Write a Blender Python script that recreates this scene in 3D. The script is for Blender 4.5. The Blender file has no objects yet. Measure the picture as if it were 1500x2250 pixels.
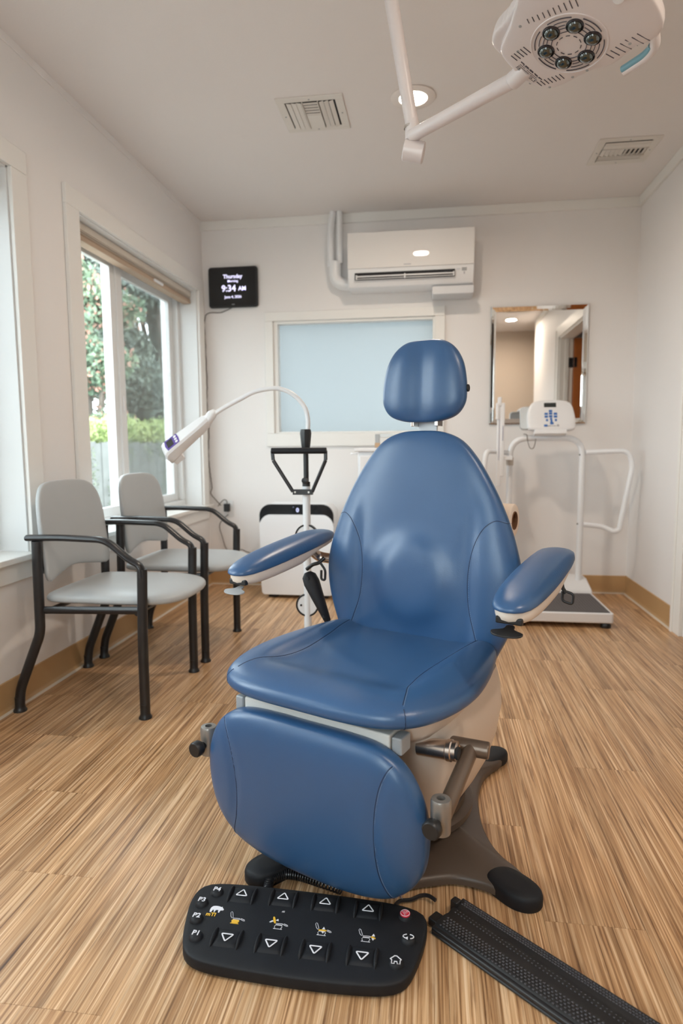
import bpy, bmesh, math, random
from mathutils import Vector, Matrix
PI = math.pi
SC = bpy.context.scene
COL = SC.collection
random.seed(4)

# ---------------------------------------------------------------- camera
fw = Vector((-0.1396862, 0.98453485, -0.10573033)); rt = Vector((0.99016382, 0.13974159, -0.006921)); up = Vector((-0.00796096, 0.10565711, 0.99437075))
cd = bpy.data.cameras.new('camera'); cam = bpy.data.objects.new('camera', cd); COL.objects.link(cam)
m = Matrix.Identity(4)
for i in range(3):
    m[i][0] = rt[i]; m[i][1] = up[i]; m[i][2] = -fw[i]
m[0][3], m[1][3], m[2][3] = 0, 0, 1.0
cam.matrix_world = m
cd.sensor_fit = 'HORIZONTAL'; cd.sensor_width = 24; cd.lens = 1383.13 / 1500 * 24
cd.clip_start = 0.05; cd.clip_end = 200
cd.dof.use_dof = True; cd.dof.focus_distance = 1.5; cd.dof.aperture_fstop = 3.2
SC.camera = cam

# ---------------------------------------------------------------- world, light, exposure
SKY = 8.0
w = bpy.data.worlds.new('sky'); SC.world = w; w.use_nodes = True
nt = w.node_tree; nt.nodes.clear()
o = nt.nodes.new('ShaderNodeOutputWorld'); b = nt.nodes.new('ShaderNodeBackground')
b.inputs[0].default_value = (0.85, 0.93, 1.0, 1); b.inputs[1].default_value = SKY
nt.links.new(b.outputs[0], o.inputs[0])
SC.view_settings.view_transform = 'Standard'; SC.view_settings.look = 'None'
SC.view_settings.gamma = 1; SC.view_settings.use_curve_mapping = False
SC.view_settings.exposure = 0.68
LAMP_W = 9.5

def portal(loc, sx, sy, rot):
    l = bpy.data.lights.new('window_portal', 'AREA'); l.shape = 'RECTANGLE'; l.size = sx; l.size_y = sy
    l.cycles.is_portal = True
    ob = bpy.data.objects.new('window_portal', l); ob.location = loc; ob.rotation_euler = rot; COL.objects.link(ob)

LX, RX, DY, HZ = -1.583, 1.296, 4.353, 2.534
portal((LX - .19, 3.485, 1.3), 1.46, 1.5, (0, -PI / 2, 0))
portal((LX - .19, 1.55, 1.3), 1.46, 1.5, (0, -PI / 2, 0))
portal((LX - .19, .01, 1.3), .7, 1.5, (0, -PI / 2, 0))
portal((-.65, -.60, 1.3), 1.1, 1.5, (PI / 2, 0, 0))
portal((-.53, DY + .10, 1.47), 1.1, .77, (-PI / 2, 0, 0))
for ob_ in COL.objects:
    if ob_.name.startswith('window_portal') and ob_.location.x < -1.6:
        ob_.data.size, ob_.data.size_y = 1.5, ob_.data.size

SC.cycles.max_bounces = 10; SC.cycles.diffuse_bounces = 6; SC.cycles.transparent_max_bounces = 12
SC.cycles.caustics_reflective = False; SC.cycles.caustics_refractive = False
SC.cycles.sample_clamp_indirect = 6

# ---------------------------------------------------------------- materials
MATS = {}
def mat(name, col, rough=.5, metal=0., spec=.5, bump=None, var=None, coat=0., coat_rough=.1):
    if name in MATS: return MATS[name]
    M = bpy.data.materials.new(name); M.use_nodes = True
    n = M.node_tree.nodes; l = M.node_tree.links; p = n['Principled BSDF']
    p.inputs['Base Color'].default_value = (*col, 1); p.inputs['Roughness'].default_value = rough
    p.inputs['Metallic'].default_value = metal; p.inputs['Specular IOR Level'].default_value = spec
    p.inputs['Coat Weight'].default_value = coat; p.inputs['Coat Roughness'].default_value = coat_rough
    tc = n.new('ShaderNodeTexCoord')
    if bump:
        sc, st = bump
        no = n.new('ShaderNodeTexNoise'); no.inputs['Scale'].default_value = sc; no.inputs['Detail'].default_value = 4
        bp = n.new('ShaderNodeBump'); bp.inputs['Strength'].default_value = st; bp.inputs['Distance'].default_value = .002
        l.new(tc.outputs['Object'], no.inputs['Vector']); l.new(no.outputs['Fac'], bp.inputs['Height']); l.new(bp.outputs['Normal'], p.inputs['Normal'])
    if var:
        sc, am = var
        no = n.new('ShaderNodeTexNoise'); no.inputs['Scale'].default_value = sc; no.inputs['Detail'].default_value = 6
        mx = n.new('ShaderNodeMix'); mx.data_type = 'RGBA'
        mx.inputs[6].default_value = (*[c * (1 - am) for c in col], 1); mx.inputs[7].default_value = (*[min(1, c * (1 + am)) for c in col], 1)
        l.new(tc.outputs['Object'], no.inputs['Vector']); l.new(no.outputs['Fac'], mx.inputs[0]); l.new(mx.outputs[2], p.inputs['Base Color'])
    MATS[name] = M
    return M

WALL = mat('wall_paint', (.80, .775, .760), .6, spec=.3, bump=(160, .12), var=(3, .015))
CEIL = mat('ceiling_paint', (.77, .73, .71), .7, spec=.2, bump=(120, .15), var=(2, .015))
TRIM = mat('trim_paint', (.80, .785, .755), .4, spec=.4, var=(5, .01))
BASEB = mat('baseboard_rubber', (.47, .29, .135), .45, spec=.4, var=(8, .05))
VINYL = mat('window_vinyl', (.74, .75, .75), .3, spec=.5, var=(5, .01))
LEATHER = mat('blue_leather', (.029, .088, .205), .33, spec=.62, bump=(420, .10), var=(6, .08))
SEAM = mat('seam_navy', (.01, .025, .07), .6, var=(50, .1))
STITCH = mat('stitch_blue', (.16, .24, .38), .6, var=(50, .1))
BLACKPL = mat('black_plastic', (.012, .012, .013), .38, spec=.5, var=(20, .2))
BLACKSAT = mat('black_satin_metal', (.012, .012, .014), .32, spec=.6, var=(20, .2))
RUBBER = mat('black_rubber', (.010, .011, .014), .58, spec=.32, bump=(300, .1), var=(20, .2))
WHITEPL = mat('white_plastic', (.78, .78, .79), .28, spec=.5, var=(6, .01))
WHITEMT = mat('white_enamel', (.80, .81, .83), .25, spec=.5, var=(6, .01))
CREAM = mat('cream_shell', (.66, .57, .49), .35, spec=.5, var=(6, .02))
BROWNG = mat('grey_brown_casting', (.085, .062, .048), .42, spec=.5, bump=(250, .08), var=(8, .08))
TAUPE = mat('taupe_metal', (.17, .125, .095), .35, metal=.5, var=(12, .06))
GREYPL = mat('grey_plastic', (.33, .34, .35), .4, var=(8, .04))
CHROME = mat('chrome', (.85, .83, .80), .09, metal=1., var=(8, .02))
COPPER = mat('bronze_chrome', (.72, .60, .52), .26, metal=1., var=(8, .03))
FABRIC = mat('grey_vinyl_seat', (.42, .435, .44), .42, spec=.4, bump=(500, .08), var=(9, .03))
DARK = mat('dark_void', (.012, .012, .014), .8, var=(8, .1))
SHADE = mat('blind_tan', (.56, .50, .43), .7, var=(30, .04))
SHADEBR = mat('blind_brown', (.45, .34, .25), .7, var=(30, .05))
PURPLE = mat('purple_print', (.10, .055, .30), .4, var=(30, .04))
BLUEPR = mat('blue_print', (.05, .16, .45), .4, var=(30, .04))
LCD = mat('lcd_dark', (.035, .04, .04), .15, var=(30, .05))
WHITEPR = mat('white_print', (.80, .80, .86), .45, var=(30, .02))
GREYPR = mat('grey_print', (.42, .42, .45), .5, var=(30, .02))
DARKPR = mat('dark_print', (.08, .08, .10), .5, var=(30, .05))
YELLOW = mat('yellow_print', (.78, .46, .04), .45, var=(30, .04))
RED = mat('red_print', (.72, .03, .07), .4, var=(30, .03))
TEAL = mat('teal_pad', (.16, .32, .38), .5, var=(20, .03))
ORANGEW = mat('orange_wood', (.42, .13, .03), .35, bump=(30, .1), var=(7, .25))
LAMPWH = mat('lamp_white', (.66, .60, .585), .3, spec=.5, var=(6, .01))
SCREEN_B = mat('screen_black', (.010, .012, .014), .18, spec=.5, var=(20, .1))
CORD = mat('cord_grey', (.12, .10, .085), .6, var=(20, .1))
PAPER = mat('exam_paper', (.72, .60, .50), .7, var=(20, .03))
CARD = mat('cardboard', (.16, .07, .03), .8, var=(20, .1))
PLATFORM = mat('ribbed_grey_rubber', (.095, .085, .085), .6, var=(60, .15))

def emis(name, col, st):
    M = bpy.data.materials.new(name); M.use_nodes = True; p = M.node_tree.nodes['Principled BSDF']
    p.inputs['Base Color'].default_value = (*col, 1); p.inputs['Emission Color'].default_value = (*col, 1); p.inputs['Emission Strength'].default_value = st
    return M
SCREENTXT = emis('screen_text', (.72, .70, .95), .75)
BULB = emis('lamp_diffuser', (1, .86, .70), 16)

def glass_mat(name, tint, gloss=.06, rough=0.0, extra=None):
    M = bpy.data.materials.new(name); M.use_nodes = True
    n = M.node_tree.nodes; l = M.node_tree.links; n.clear()
    out = n.new('ShaderNodeOutputMaterial'); tr = n.new('ShaderNodeBsdfTransparent'); gl = n.new('ShaderNodeBsdfGlossy')
    tr.inputs[0].default_value = (*tint, 1); gl.inputs['Roughness'].default_value = rough
    fr = n.new('ShaderNodeFresnel'); fr.inputs[0].default_value = 1.45
    ge = n.new('ShaderNodeNewGeometry'); sb = n.new('ShaderNodeMath'); sb.operation = 'SUBTRACT'; sb.inputs[0].default_value = 1; l.new(ge.outputs['Backfacing'], sb.inputs[1])
    ml = n.new('ShaderNodeMath'); ml.operation = 'MULTIPLY'; l.new(sb.outputs[0], ml.inputs[0]); l.new(fr.outputs[0], ml.inputs[1])
    mx = n.new('ShaderNodeMixShader'); l.new(ml.outputs[0], mx.inputs[0]); l.new(tr.outputs[0], mx.inputs[1]); l.new(gl.outputs[0], mx.inputs[2])
    l.new(mx.outputs[0], out.inputs[0])
    return M
GLASS = glass_mat('window_glass', (.94, .97, .96))
MESHSCR = bpy.data.materials.new('insect_mesh'); MESHSCR.use_nodes = True
n = MESHSCR.node_tree.nodes; l = MESHSCR.node_tree.links; n.clear()
out = n.new('ShaderNodeOutputMaterial'); tr = n.new('ShaderNodeBsdfTransparent'); df = n.new('ShaderNodeBsdfDiffuse'); df.inputs[0].default_value = (.29, .30, .305, 1)
mx = n.new('ShaderNodeMixShader'); mx.inputs[0].default_value = .66
tr.inputs[0].default_value = (.92, .92, .92, 1)
l.new(tr.outputs[0], mx.inputs[1]); l.new(df.outputs[0], mx.inputs[2]); l.new(mx.outputs[0], out.inputs[0])
FROST = bpy.data.materials.new('frosted_glass'); FROST.use_nodes = True
n = FROST.node_tree.nodes; l = FROST.node_tree.links; n.clear()
out = n.new('ShaderNodeOutputMaterial'); tl = n.new('ShaderNodeBsdfTranslucent'); tl.inputs[0].default_value = (.085, .098, .10, 1)
d2 = n.new('ShaderNodeBsdfDiffuse'); d2.inputs[0].default_value = (.45, .50, .52, 1); ad = n.new('ShaderNodeMixShader'); ad.inputs[0].default_value = .45
gl = n.new('ShaderNodeBsdfGlossy'); gl.inputs['Roughness'].default_value = .35; fr = n.new('ShaderNodeFresnel'); m2 = n.new('ShaderNodeMixShader')
l.new(tl.outputs[0], ad.inputs[1]); l.new(d2.outputs[0], ad.inputs[2]); m2.inputs[0].default_value = .05; l.new(ad.outputs[0], m2.inputs[1]); l.new(gl.outputs[0], m2.inputs[2]); l.new(m2.outputs[0], out.inputs[0])

def mirror_mat():
    M = bpy.data.materials.new('mirror_silver'); M.use_nodes = True; p = M.node_tree.nodes['Principled BSDF']
    p.inputs['Base Color'].default_value = (.93, .93, .92, 1); p.inputs['Metallic'].default_value = 1; p.inputs['Roughness'].default_value = .005
    return M
MIRROR = mirror_mat()

def floor_mat():
    M = bpy.data.materials.new('strand_plank'); M.use_nodes = True
    n = M.node_tree.nodes; l = M.node_tree.links; p = n['Principled BSDF']
    ge = n.new('ShaderNodeNewGeometry'); oi = n.new('ShaderNodeObjectInfo')
    cx = n.new('ShaderNodeCombineXYZ'); mu = n.new('ShaderNodeMath'); mu.operation = 'MULTIPLY'; mu.inputs[1].default_value = 37.
    l.new(oi.outputs['Random'], mu.inputs[0]); l.new(mu.outputs[0], cx.inputs[0]); l.new(mu.outputs[0], cx.inputs[2])
    ad = n.new('ShaderNodeVectorMath'); ad.operation = 'ADD'; l.new(ge.outputs['Position'], ad.inputs[0]); l.new(cx.outputs[0], ad.inputs[1])
    def noise(sx, sy, det, rough=.6, src=ad):
        mp = n.new('ShaderNodeMapping'); mp.inputs['Scale'].default_value = (sx, sy, 1)
        l.new(src.outputs[0], mp.inputs['Vector'])
        t = n.new('ShaderNodeTexNoise'); t.inputs['Scale'].default_value = 1; t.inputs['Detail'].default_value = det; t.inputs['Roughness'].default_value = rough
        l.new(mp.outputs[0], t.inputs['Vector']); return t
    a = noise(210, 2.2, 3); b_ = noise(32, .8, 3); c = noise(95, 5, 4); 
    def ramp(src, pts):
        r = n.new('ShaderNodeValToRGB'); l.new(src.outputs['Fac'], r.inputs[0])
        e = r.color_ramp.elements
        e[0].position, e[0].color = pts[0][0], (*pts[0][1], 1); e[1].position, e[1].color = pts[-1][0], (*pts[-1][1], 1)
        for q, col in pts[1:-1]:
            x = e.new(q); x.color = (*col, 1)
        return r
    ra = ramp(a, [(.30, (.19, .095, .042)), (.42, (.43, .238, .112)), (.53, (.60, .372, .195)), (.68, (.82, .60, .39))])
    rb = ramp(b_, [(.30, (.62, .58, .54)), (.50, (.92, .90, .88)), (.70, (1.12, 1.12, 1.12))])
    rc = ramp(c, [(.33, (.45, .38, .33)), (.43, (.95, .94, .93)), (1., (1, 1, 1))])
    m1 = n.new('ShaderNodeMix'); m1.data_type = 'RGBA'; m1.blend_type = 'MULTIPLY'; m1.inputs[0].default_value = 1; m1.clamp_result = False
    l.new(ra.outputs[0], m1.inputs[6]); l.new(rb.outputs[0], m1.inputs[7])
    m2_ = n.new('ShaderNodeMix'); m2_.data_type = 'RGBA'; m2_.blend_type = 'MULTIPLY'; m2_.inputs[0].default_value = .75
    l.new(m1.outputs[2], m2_.inputs[6]); l.new(rc.outputs[0], m2_.inputs[7])
    l.new(m2_.outputs[2], p.inputs['Base Color'])
    bp = n.new('ShaderNodeBump'); bp.inputs['Strength'].default_value = .25; bp.inputs['Distance'].default_value = .0006
    l.new(a.outputs['Fac'], bp.inputs['Height']); l.new(bp.outputs['Normal'], p.inputs['Normal'])
    p.inputs['Roughness'].default_value = .33; p.inputs['Specular IOR Level'].default_value = .5
    return M
FLOOR = floor_mat()

# ---------------------------------------------------------------- helpers
def link(ob, parent=None):
    COL.objects.link(ob)
    if parent is not None: ob.parent = parent
    return ob
def tag(ob, label=None, cat=None, group=None, kind=None):
    if label: ob['label'] = label
    if cat: ob['category'] = cat
    if group: ob['group'] = group
    if kind: ob['kind'] = kind
    return ob
def thing(name, label, cat, loc=(0, 0, 0), rotz=0, group=None, rot=None):
    ob = bpy.data.objects.new(name, None); ob.empty_display_size = .1; link(ob)
    ob.location = loc; ob.rotation_euler = rot if rot else (0, 0, rotz)
    return tag(ob, label, cat, group)
def fin(name, bm, M, parent=None, bev=0, ang=38, seg=2, label=None, xf=None, kind=None):
    if xf is not None: bmesh.ops.transform(bm, matrix=xf, verts=bm.verts)
    bmesh.ops.recalc_face_normals(bm, faces=bm.faces)
    me = bpy.data.meshes.new(name); bm.to_mesh(me); bm.free()
    for p in me.polygons: p.use_smooth = True
    me.set_sharp_from_angle(angle=math.radians(ang))
    me.materials.append(M)
    ob = bpy.data.objects.new(name, me); link(ob, parent)
    if bev:
        md = ob.modifiers.new('bevel', 'BEVEL'); md.width = bev; md.segments = seg; md.limit_method = 'ANGLE'; md.angle_limit = math.radians(40); md.harden_normals = True
    if label: ob['label'] = label
    if kind: ob['kind'] = kind
    return ob
def B(): return bmesh.new()
def box(bm, a, b):
    xs = (min(a[0], b[0]), max(a[0], b[0])); ys = (min(a[1], b[1]), max(a[1], b[1])); zs = (min(a[2], b[2]), max(a[2], b[2]))
    v = [bm.verts.new((x, y, z)) for x in xs for y in ys for z in zs]
    for f in ((0, 1, 3, 2), (4, 6, 7, 5), (0, 4, 5, 1), (2, 3, 7, 6), (0, 2, 6, 4), (1, 5, 7, 3)): bm.faces.new([v[i] for i in f])
    return v
def boxo(name, a, b, M, parent=None, bev=.002, **k):
    bm = B(); box(bm, a, b); return fin(name, bm, M, parent, bev, **k)
def prism(bm, poly, h0, h1, f=lambda a, b, h: (a, b, h)):
    lo = [bm.verts.new(f(a, b, h0)) for a, b in poly]; hi = [bm.verts.new(f(a, b, h1)) for a, b in poly]
    n = len(poly); bm.faces.new(lo); bm.faces.new(hi)
    for i in range(n): bm.faces.new((lo[i], lo[(i + 1) % n], hi[(i + 1) % n], hi[i]))
def crom(pts, k=6, closed=True):
    n = len(pts); out = []
    rng = range(n) if closed else range(n - 1)
    for i in rng:
        g = lambda j: Vector(pts[j % n]) if closed else Vector(pts[max(0, min(n - 1, j))])
        p0, p1, p2, p3 = g(i - 1), g(i), g(i + 1), g(i + 2)
        for s in range(k):
            t = s / k
            out.append(.5 * ((2 * p1) + (p2 - p0) * t + (2 * p0 - 5 * p1 + 4 * p2 - p3) * t * t + (3 * p1 - p0 - 3 * p2 + p3) * t ** 3))
    if not closed: out.append(Vector(pts[-1]))
    return out
def tube(bm, path, r, seg=10, caps=True, closed=False, flat=1.0, upv=None):
    P = [Vector(p) for p in path]; n = len(P); rings = []; prev = None
    rr = r if callable(r) else (lambda i: r)
    for i in range(n):
        if closed: t = (P[(i + 1) % n] - P[i - 1]).normalized()
        else: t = (P[min(n - 1, i + 1)] - P[max(0, i - 1)]).normalized()
        if prev is None:
            a = Vector(upv) if upv else (Vector((0, 0, 1)) if abs(t.z) < .9 else Vector((1, 0, 0)))
            x = t.cross(a).normalized()
        else:
            x = (prev - t * prev.dot(t)).normalized()
        prev = x; y = x.cross(t).normalized()
        rings.append([bm.verts.new(P[i] + (x * math.cos(2 * PI * k / seg) + y * math.sin(2 * PI * k / seg) * flat) * rr(i)) for k in range(seg)])
    for i in range(n if closed else n - 1):
        A, C = rings[i], rings[(i + 1) % n]
        for k in range(seg): bm.faces.new((A[k], A[(k + 1) % seg], C[(k + 1) % seg], C[k]))
    if caps and not closed: bm.faces.new(rings[0]); bm.faces.new(rings[-1])
def cyl(bm, a, b, r, seg=20, r2=None):
    r2 = r if r2 is None else r2
    tube(bm, [a, b], lambda i: r if i == 0 else r2, seg)
def lathe(bm, prof, c=(0, 0, 0), seg=28, ax='z', hollow=False):
    rings = []
    def mp(r, t, h):
        x, y = r * math.cos(t), r * math.sin(t)
        if ax == 'z': return (c[0] + x, c[1] + y, c[2] + h)
        if ax == 'y': return (c[0] + x, c[1] + h, c[2] + y)
        return (c[0] + h, c[1] + x, c[2] + y)
    for r, h in prof: rings.append([bm.verts.new(mp(max(r, 1e-5), 2 * PI * k / seg, h)) for k in range(seg)])
    for A, C in zip(rings, rings[1:]):
        for k in range(seg): bm.faces.new((A[k], A[(k + 1) % seg], C[(k + 1) % seg], C[k]))
    if hollow:
        A, C = rings[-1], rings[0]
        for k in range(seg): bm.faces.new((A[k], A[(k + 1) % seg], C[(k + 1) % seg], C[k]))
    else: bm.faces.new(rings[0]); bm.faces.new(rings[-1])
def rrect(x0, y0, x1, y1, r, k=6):
    out = []
    for cx, cy, a0 in ((x1 - r, y1 - r, 0), (x0 + r, y1 - r, PI / 2), (x0 + r, y0 + r, PI), (x1 - r, y0 + r, 1.5 * PI)):
        for i in range(k + 1):
            a = a0 + PI / 2 * i / k; out.append((cx + r * math.cos(a), cy + r * math.sin(a)))
    return out
def bend(pts, r, k=6):
    P = [Vector(p) for p in pts]; out = [P[0]]
    for i in range(1, len(P) - 1):
        a = (P[i - 1] - P[i]); b_ = (P[i + 1] - P[i]); d = min(r, a.length * .49, b_.length * .49)
        s = P[i] + a.normalized() * d; e = P[i] + b_.normalized() * d
        for j in range(k + 1):
            t = j / k; out.append(s * (1 - t) ** 2 + P[i] * 2 * t * (1 - t) + e * t * t)
    out.append(P[-1]); return out
def loftz(bm, secs, ex=4, seg=48):
    """secs: (z, cx, cy, hx, hy) superellipse sections"""
    rings = []
    for z, cx, cy, hx, hy in secs:
        R = []
        for k in range(seg):
            t = 2 * PI * k / seg; c, s = math.cos(t), math.sin(t)
            R.append(bm.verts.new((cx + hx * math.copysign(abs(c) ** (2 / ex), c), cy + hy * math.copysign(abs(s) ** (2 / ex), s), z)))
        rings.append(R)
    for A, C in zip(rings, rings[1:]):
        for k in range(seg): bm.faces.new((A[k], A[(k + 1) % seg], C[(k + 1) % seg], C[k]))
    bm.faces.new(rings[0]); bm.faces.new(rings[-1])
class Pad:
    """upholstered pad: outline in (a,b), height h in front/back, mapped by f(a,b,h)"""
    def __init__(s, outline, f, Tf, Tb, nf=4, nb=3, feat=None, nang=144, k=8, cen=None):
        s.o = crom([(a, b, 0) for a, b in outline], k); s.f = f; s.Tf, s.Tb, s.nf, s.nb = Tf, Tb, nf, nb; s.feat = feat; s.nang = nang
        s.c = cen or (sum(p.x for p in s.o) / len(s.o), sum(p.y for p in s.o) / len(s.o))
        pol = sorted((math.atan2(p.y - s.c[1], p.x - s.c[0]) % (2 * PI), math.hypot(p.x - s.c[0], p.y - s.c[1])) for p in s.o)
        s.pol = [(pol[-1][0] - 2 * PI, pol[-1][1])] + pol + [(pol[0][0] + 2 * PI, pol[0][1])]
        s.tab = []
        j = 0
        for i in range(721):
            t = 2 * PI * i / 720
            while j < len(s.pol) - 2 and s.pol[j + 1][0] < t: j += 1
            (t0, r0), (t1, r1) = s.pol[j], s.pol[j + 1]
            s.tab.append(r0 + (r1 - r0) * ((t - t0) / (t1 - t0) if t1 > t0 else 0))
    def R(s, t):
        x = (t % (2 * PI)) / (2 * PI) * 720; i = int(x); f = x - i
        return s.tab[i % 720] * (1 - f) + s.tab[(i + 1) % 721 if i < 720 else 0] * f
    def h(s, a, b, q=None):
        if q is None:
            r = s.R(math.atan2(b - s.c[1], a - s.c[0])); q = min(1, math.hypot(a - s.c[0], b - s.c[1]) / r)
        base = s.Tf * max(0, 1 - q ** s.nf) ** (1 / s.nf)
        if s.feat: base += s.feat(a, b, q) * (1 - q ** 10)
        return base
    def build(s, name, M, parent, xf=None, label=None):
        bm = B(); N = s.nang
        qs = [i / 26 * .86 for i in range(1, 27)] + [.86 + .14 * math.sin(i / 12 * PI / 2) for i in range(1, 12)] + [1.0]
        def pt(q, t): r = s.R(t) * q; return s.c[0] + r * math.cos(t), s.c[1] + r * math.sin(t)
        front = []; c0 = bm.verts.new(s.f(*s.c, s.h(*s.c, 0)))
        for q in qs:
            ring = []
            for k in range(N):
                t = 2 * PI * k / N; a, b_ = pt(q, t); ring.append(bm.verts.new(s.f(a, b_, s.h(a, b_, q))))
            front.append(ring)
        back = [front[-1]]
        for q in list(reversed(qs[:-1]))[::2] + [.05]:
            hb = -s.Tb * (1 - q ** s.nb) ** (1 / s.nb)
            back.append([bm.verts.new(s.f(*pt(q, 2 * PI * k / N), hb)) for k in range(N)])
        for L in (front, back):
            for A, C in zip(L, L[1:]):
                for k in range(N): bm.faces.new((A[k], A[(k + 1) % N], C[(k + 1) % N], C[k]))
        for k in range(N): bm.faces.new((c0, front[0][k], front[0][(k + 1) % N]))
        bm.faces.new(back[-1])
        return fin(name, bm, M, parent, ang=80, xf=xf, label=label)
    def seam(s, pts, parent, off=.0, r=.0010, name='seam', M=None, xf=None, stitches=True):
        P = crom([(a, b, 0) for a, b in pts], 14, closed=False)
        W = [Vector(s.f(p.x, p.y, s.h(p.x, p.y) + off)) for p in P]
        bm = B(); tube(bm, W, r, 6); ob = fin(name, bm, M or SEAM, parent, ang=80, xf=xf)
        if stitches:
            bm = B(); acc = 0
            for i in range(1, len(W)):
                d = (W[i] - W[i - 1]); n_ = max(1, int(d.length / .0055))
                for j in range(n_):
                    p = W[i - 1] + d * (j / n_)
                    q_ = p + d.normalized() * .0032
                    o_ = Vector(s.f(P[i].x + .003, P[i].y, s.h(P[i].x + .003, P[i].y))) - Vector(s.f(P[i].x, P[i].y, s.h(P[i].x, P[i].y)))
                    tube(bm, [p + o_, q_ + o_], .0006, 4)
            st = fin('stitching', bm, STITCH, parent, ang=80, xf=xf, kind='stuff')
        return ob
def txt(s, size, M, parent, mtx, name='lettering', align='CENTER', ext=.0003, bold=0.0):
    cu = bpy.data.curves.new(name, 'FONT'); cu.body = s; cu.size = size; cu.align_x = align; cu.align_y = 'CENTER'; cu.extrude = ext; cu.offset = bold; cu.resolution_u = 3
    t = bpy.data.objects.new(name, cu); COL.objects.link(t)
    dg = bpy.context.evaluated_depsgraph_get(); me = bpy.data.meshes.new_from_object(t.evaluated_get(dg))
    COL.objects.unlink(t); bpy.data.objects.remove(t)
    me.materials.clear(); me.materials.append(M)
    me.transform(mtx)
    ob = bpy.data.objects.new(name, me); link(ob, parent); return ob
def T(x, y, z): return Matrix.Translation((x, y, z))
def axes(o_, x, y, z):
    m_ = Matrix.Identity(4)
    for i in range(3): m_[i][0], m_[i][1], m_[i][2], m_[i][3] = x[i], y[i], z[i], o_[i]
    return m_
def copy_tree(o_, parent=None):
    c = o_.copy(); COL.objects.link(c)
    if parent is not None: c.parent = parent
    for ch in list(o_.children): copy_tree(ch, c)
    return c
def struct(ob): ob['kind'] = 'structure'; return ob
def empty_struct(name):
    ob = bpy.data.objects.new(name, None); ob.empty_display_size = .1; link(ob); ob['kind'] = 'structure'; return ob

# ================================================================ ROOM SHELL
def wall_with_holes(name, lo, hi, axis, t0, t1, z0, z1, holes, M):
    """wall slab: runs along lo..hi in the other horizontal axis; axis = 'x' (normal x) or 'y'; t0..t1 thickness; holes (a0,a1,z0,z1)"""
    bm = B(); cur = lo
    def add(a0, a1, c0, c1):
        if a1 - a0 < 1e-4 or c1 - c0 < 1e-4: return
        if axis == 'x': box(bm, (t0, a0, c0), (t1, a1, c1))
        else: box(bm, (a0, t0, c0), (a1, t1, c1))
    for a0, a1, c0, c1 in sorted(holes):
        add(cur, a0, z0, z1); add(a0, a1, z0, c0); add(a0, a1, c1, z1); cur = a1
    add(cur, hi, z0, z1)
    return struct(fin(name, bm, M))
W2 = (2.752, 4.222, .587, 2.05); W1 = (.815, 2.285, .587, 2.05); W0 = (-.33, .35, .587, 2.05)
wall_with_holes('wall_left', -.396, DY, 'x', LX - .26, LX, 0, HZ, [(a, b, c - .02, d) for a, b, c, d in (W0, W1, W2)], WALL)
W3 = (-1.085, .02, 1.083, 1.85)
wall_with_holes('wall_back', LX - .26, 3.2, 'y', DY, DY + .16, 0, HZ, [W3], WALL)
DO = (1.86, 3.39, 0, 2.08)
wall_with_holes('wall_right', .385, DY, 'x', RX, RX + .13, 0, HZ, [DO], WALL)
struct(boxo('wall_alcove', (RX, .255, 0), (3.25, .385, HZ), WALL, bev=0))
TAN_FRONT = mat('tan_front_wall', (.60, .51, .42), .6, spec=.3, bump=(160, .12), var=(3, .015))  # front wall: one even tan, darker than the other walls
wall_with_holes('wall_front', LX - .26, 2.9, 'y', -.656, -.396, 0, HZ, [(-1.20, -.10, .567, 2.05)], TAN_FRONT)
struct(boxo('wall_alcove_end', (2.9, -.52, 0), (3.0, .385, HZ), WALL, bev=0))
ce = struct(boxo('ceiling', (LX - .3, -.7, HZ), (3.3, DY + .2, HZ + .12), CEIL, bev=0))
fl = struct(boxo('floor', (LX - .26, -.66, -.10), (3.3, DY + .16, -.0025), FLOOR, bev=0))
# planks
PW, PL = .203, .999
row = 0; x = LX
while x < RX - 1e-3:
    x1 = min(x + PW, RX); off = (row * 2 % 3) * .333 + 1.275
    y = off - PL * math.ceil((off + .396) / PL)
    while y < DY:
        y0, y1 = max(y, -.396), min(y + PL, DY)
        if y1 - y0 > .02:
            bm = B(); g = .0003; box(bm, (x + g, y0 + g, -.0022), (x1 - g, y1 - g, 0)); fin('plank', bm, FLOOR, fl)
        y += PL
    x = x1; row += 1
# hallway behind the door
hb = B(); box(hb, (3.1, .385, 0), (3.2, DY + .02, HZ)); struct(fin('wall_hall', hb, WALL))
# crown bands
for nm, a, b_ in (('trim_1', (LX, DY - .018, 2.473), (RX, DY, HZ)), ('trim_2', (RX - .018, .385, 2.473), (RX, DY - .018, HZ))):
    struct(boxo(nm, a, b_, TRIM, bev=.003))
struct(boxo('trim_3', (LX, -.39, 2.50), (LX + .006, DY - .018, HZ), WALL, bev=.002))
# baseboards with a cove lip
def baseb(name, p, axis, a0, a1, s, hole=None):
    bm = B(); prof = [(0, 0), (.016, 0), (.014, .006), (.006, .014), (.004, .022), (.004, .116), (0, .12)]
    segs = [(a0, a1)] if not hole else [(a0, hole[0]), (hole[1], a1)]
    for q0, q1 in segs:
        if axis == 'y': prism(bm, prof, q0, q1, lambda a, b_, h: (p + s * a, h, b_))
        else: prism(bm, prof, q0, q1, lambda a, b_, h: (h, p + s * a, b_))
    ob = struct(fin(name, bm, BASEB))
    bm = B(); lip = [(.015, 0), (.021, 0), (.019, .004), (.013, .008)]
    for q0, q1 in segs:
        if axis == 'y': prism(bm, lip, q0, q1, lambda a, b_, h: (p + s * a, h, b_))
        else: prism(bm, lip, q0, q1, lambda a, b_, h: (h, p + s * a, b_))
    fin('sealant_line', bm, mat('sealant', (.60, .52, .42), .5, var=(9, .05)), ob, label='pale sealant line')
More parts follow.
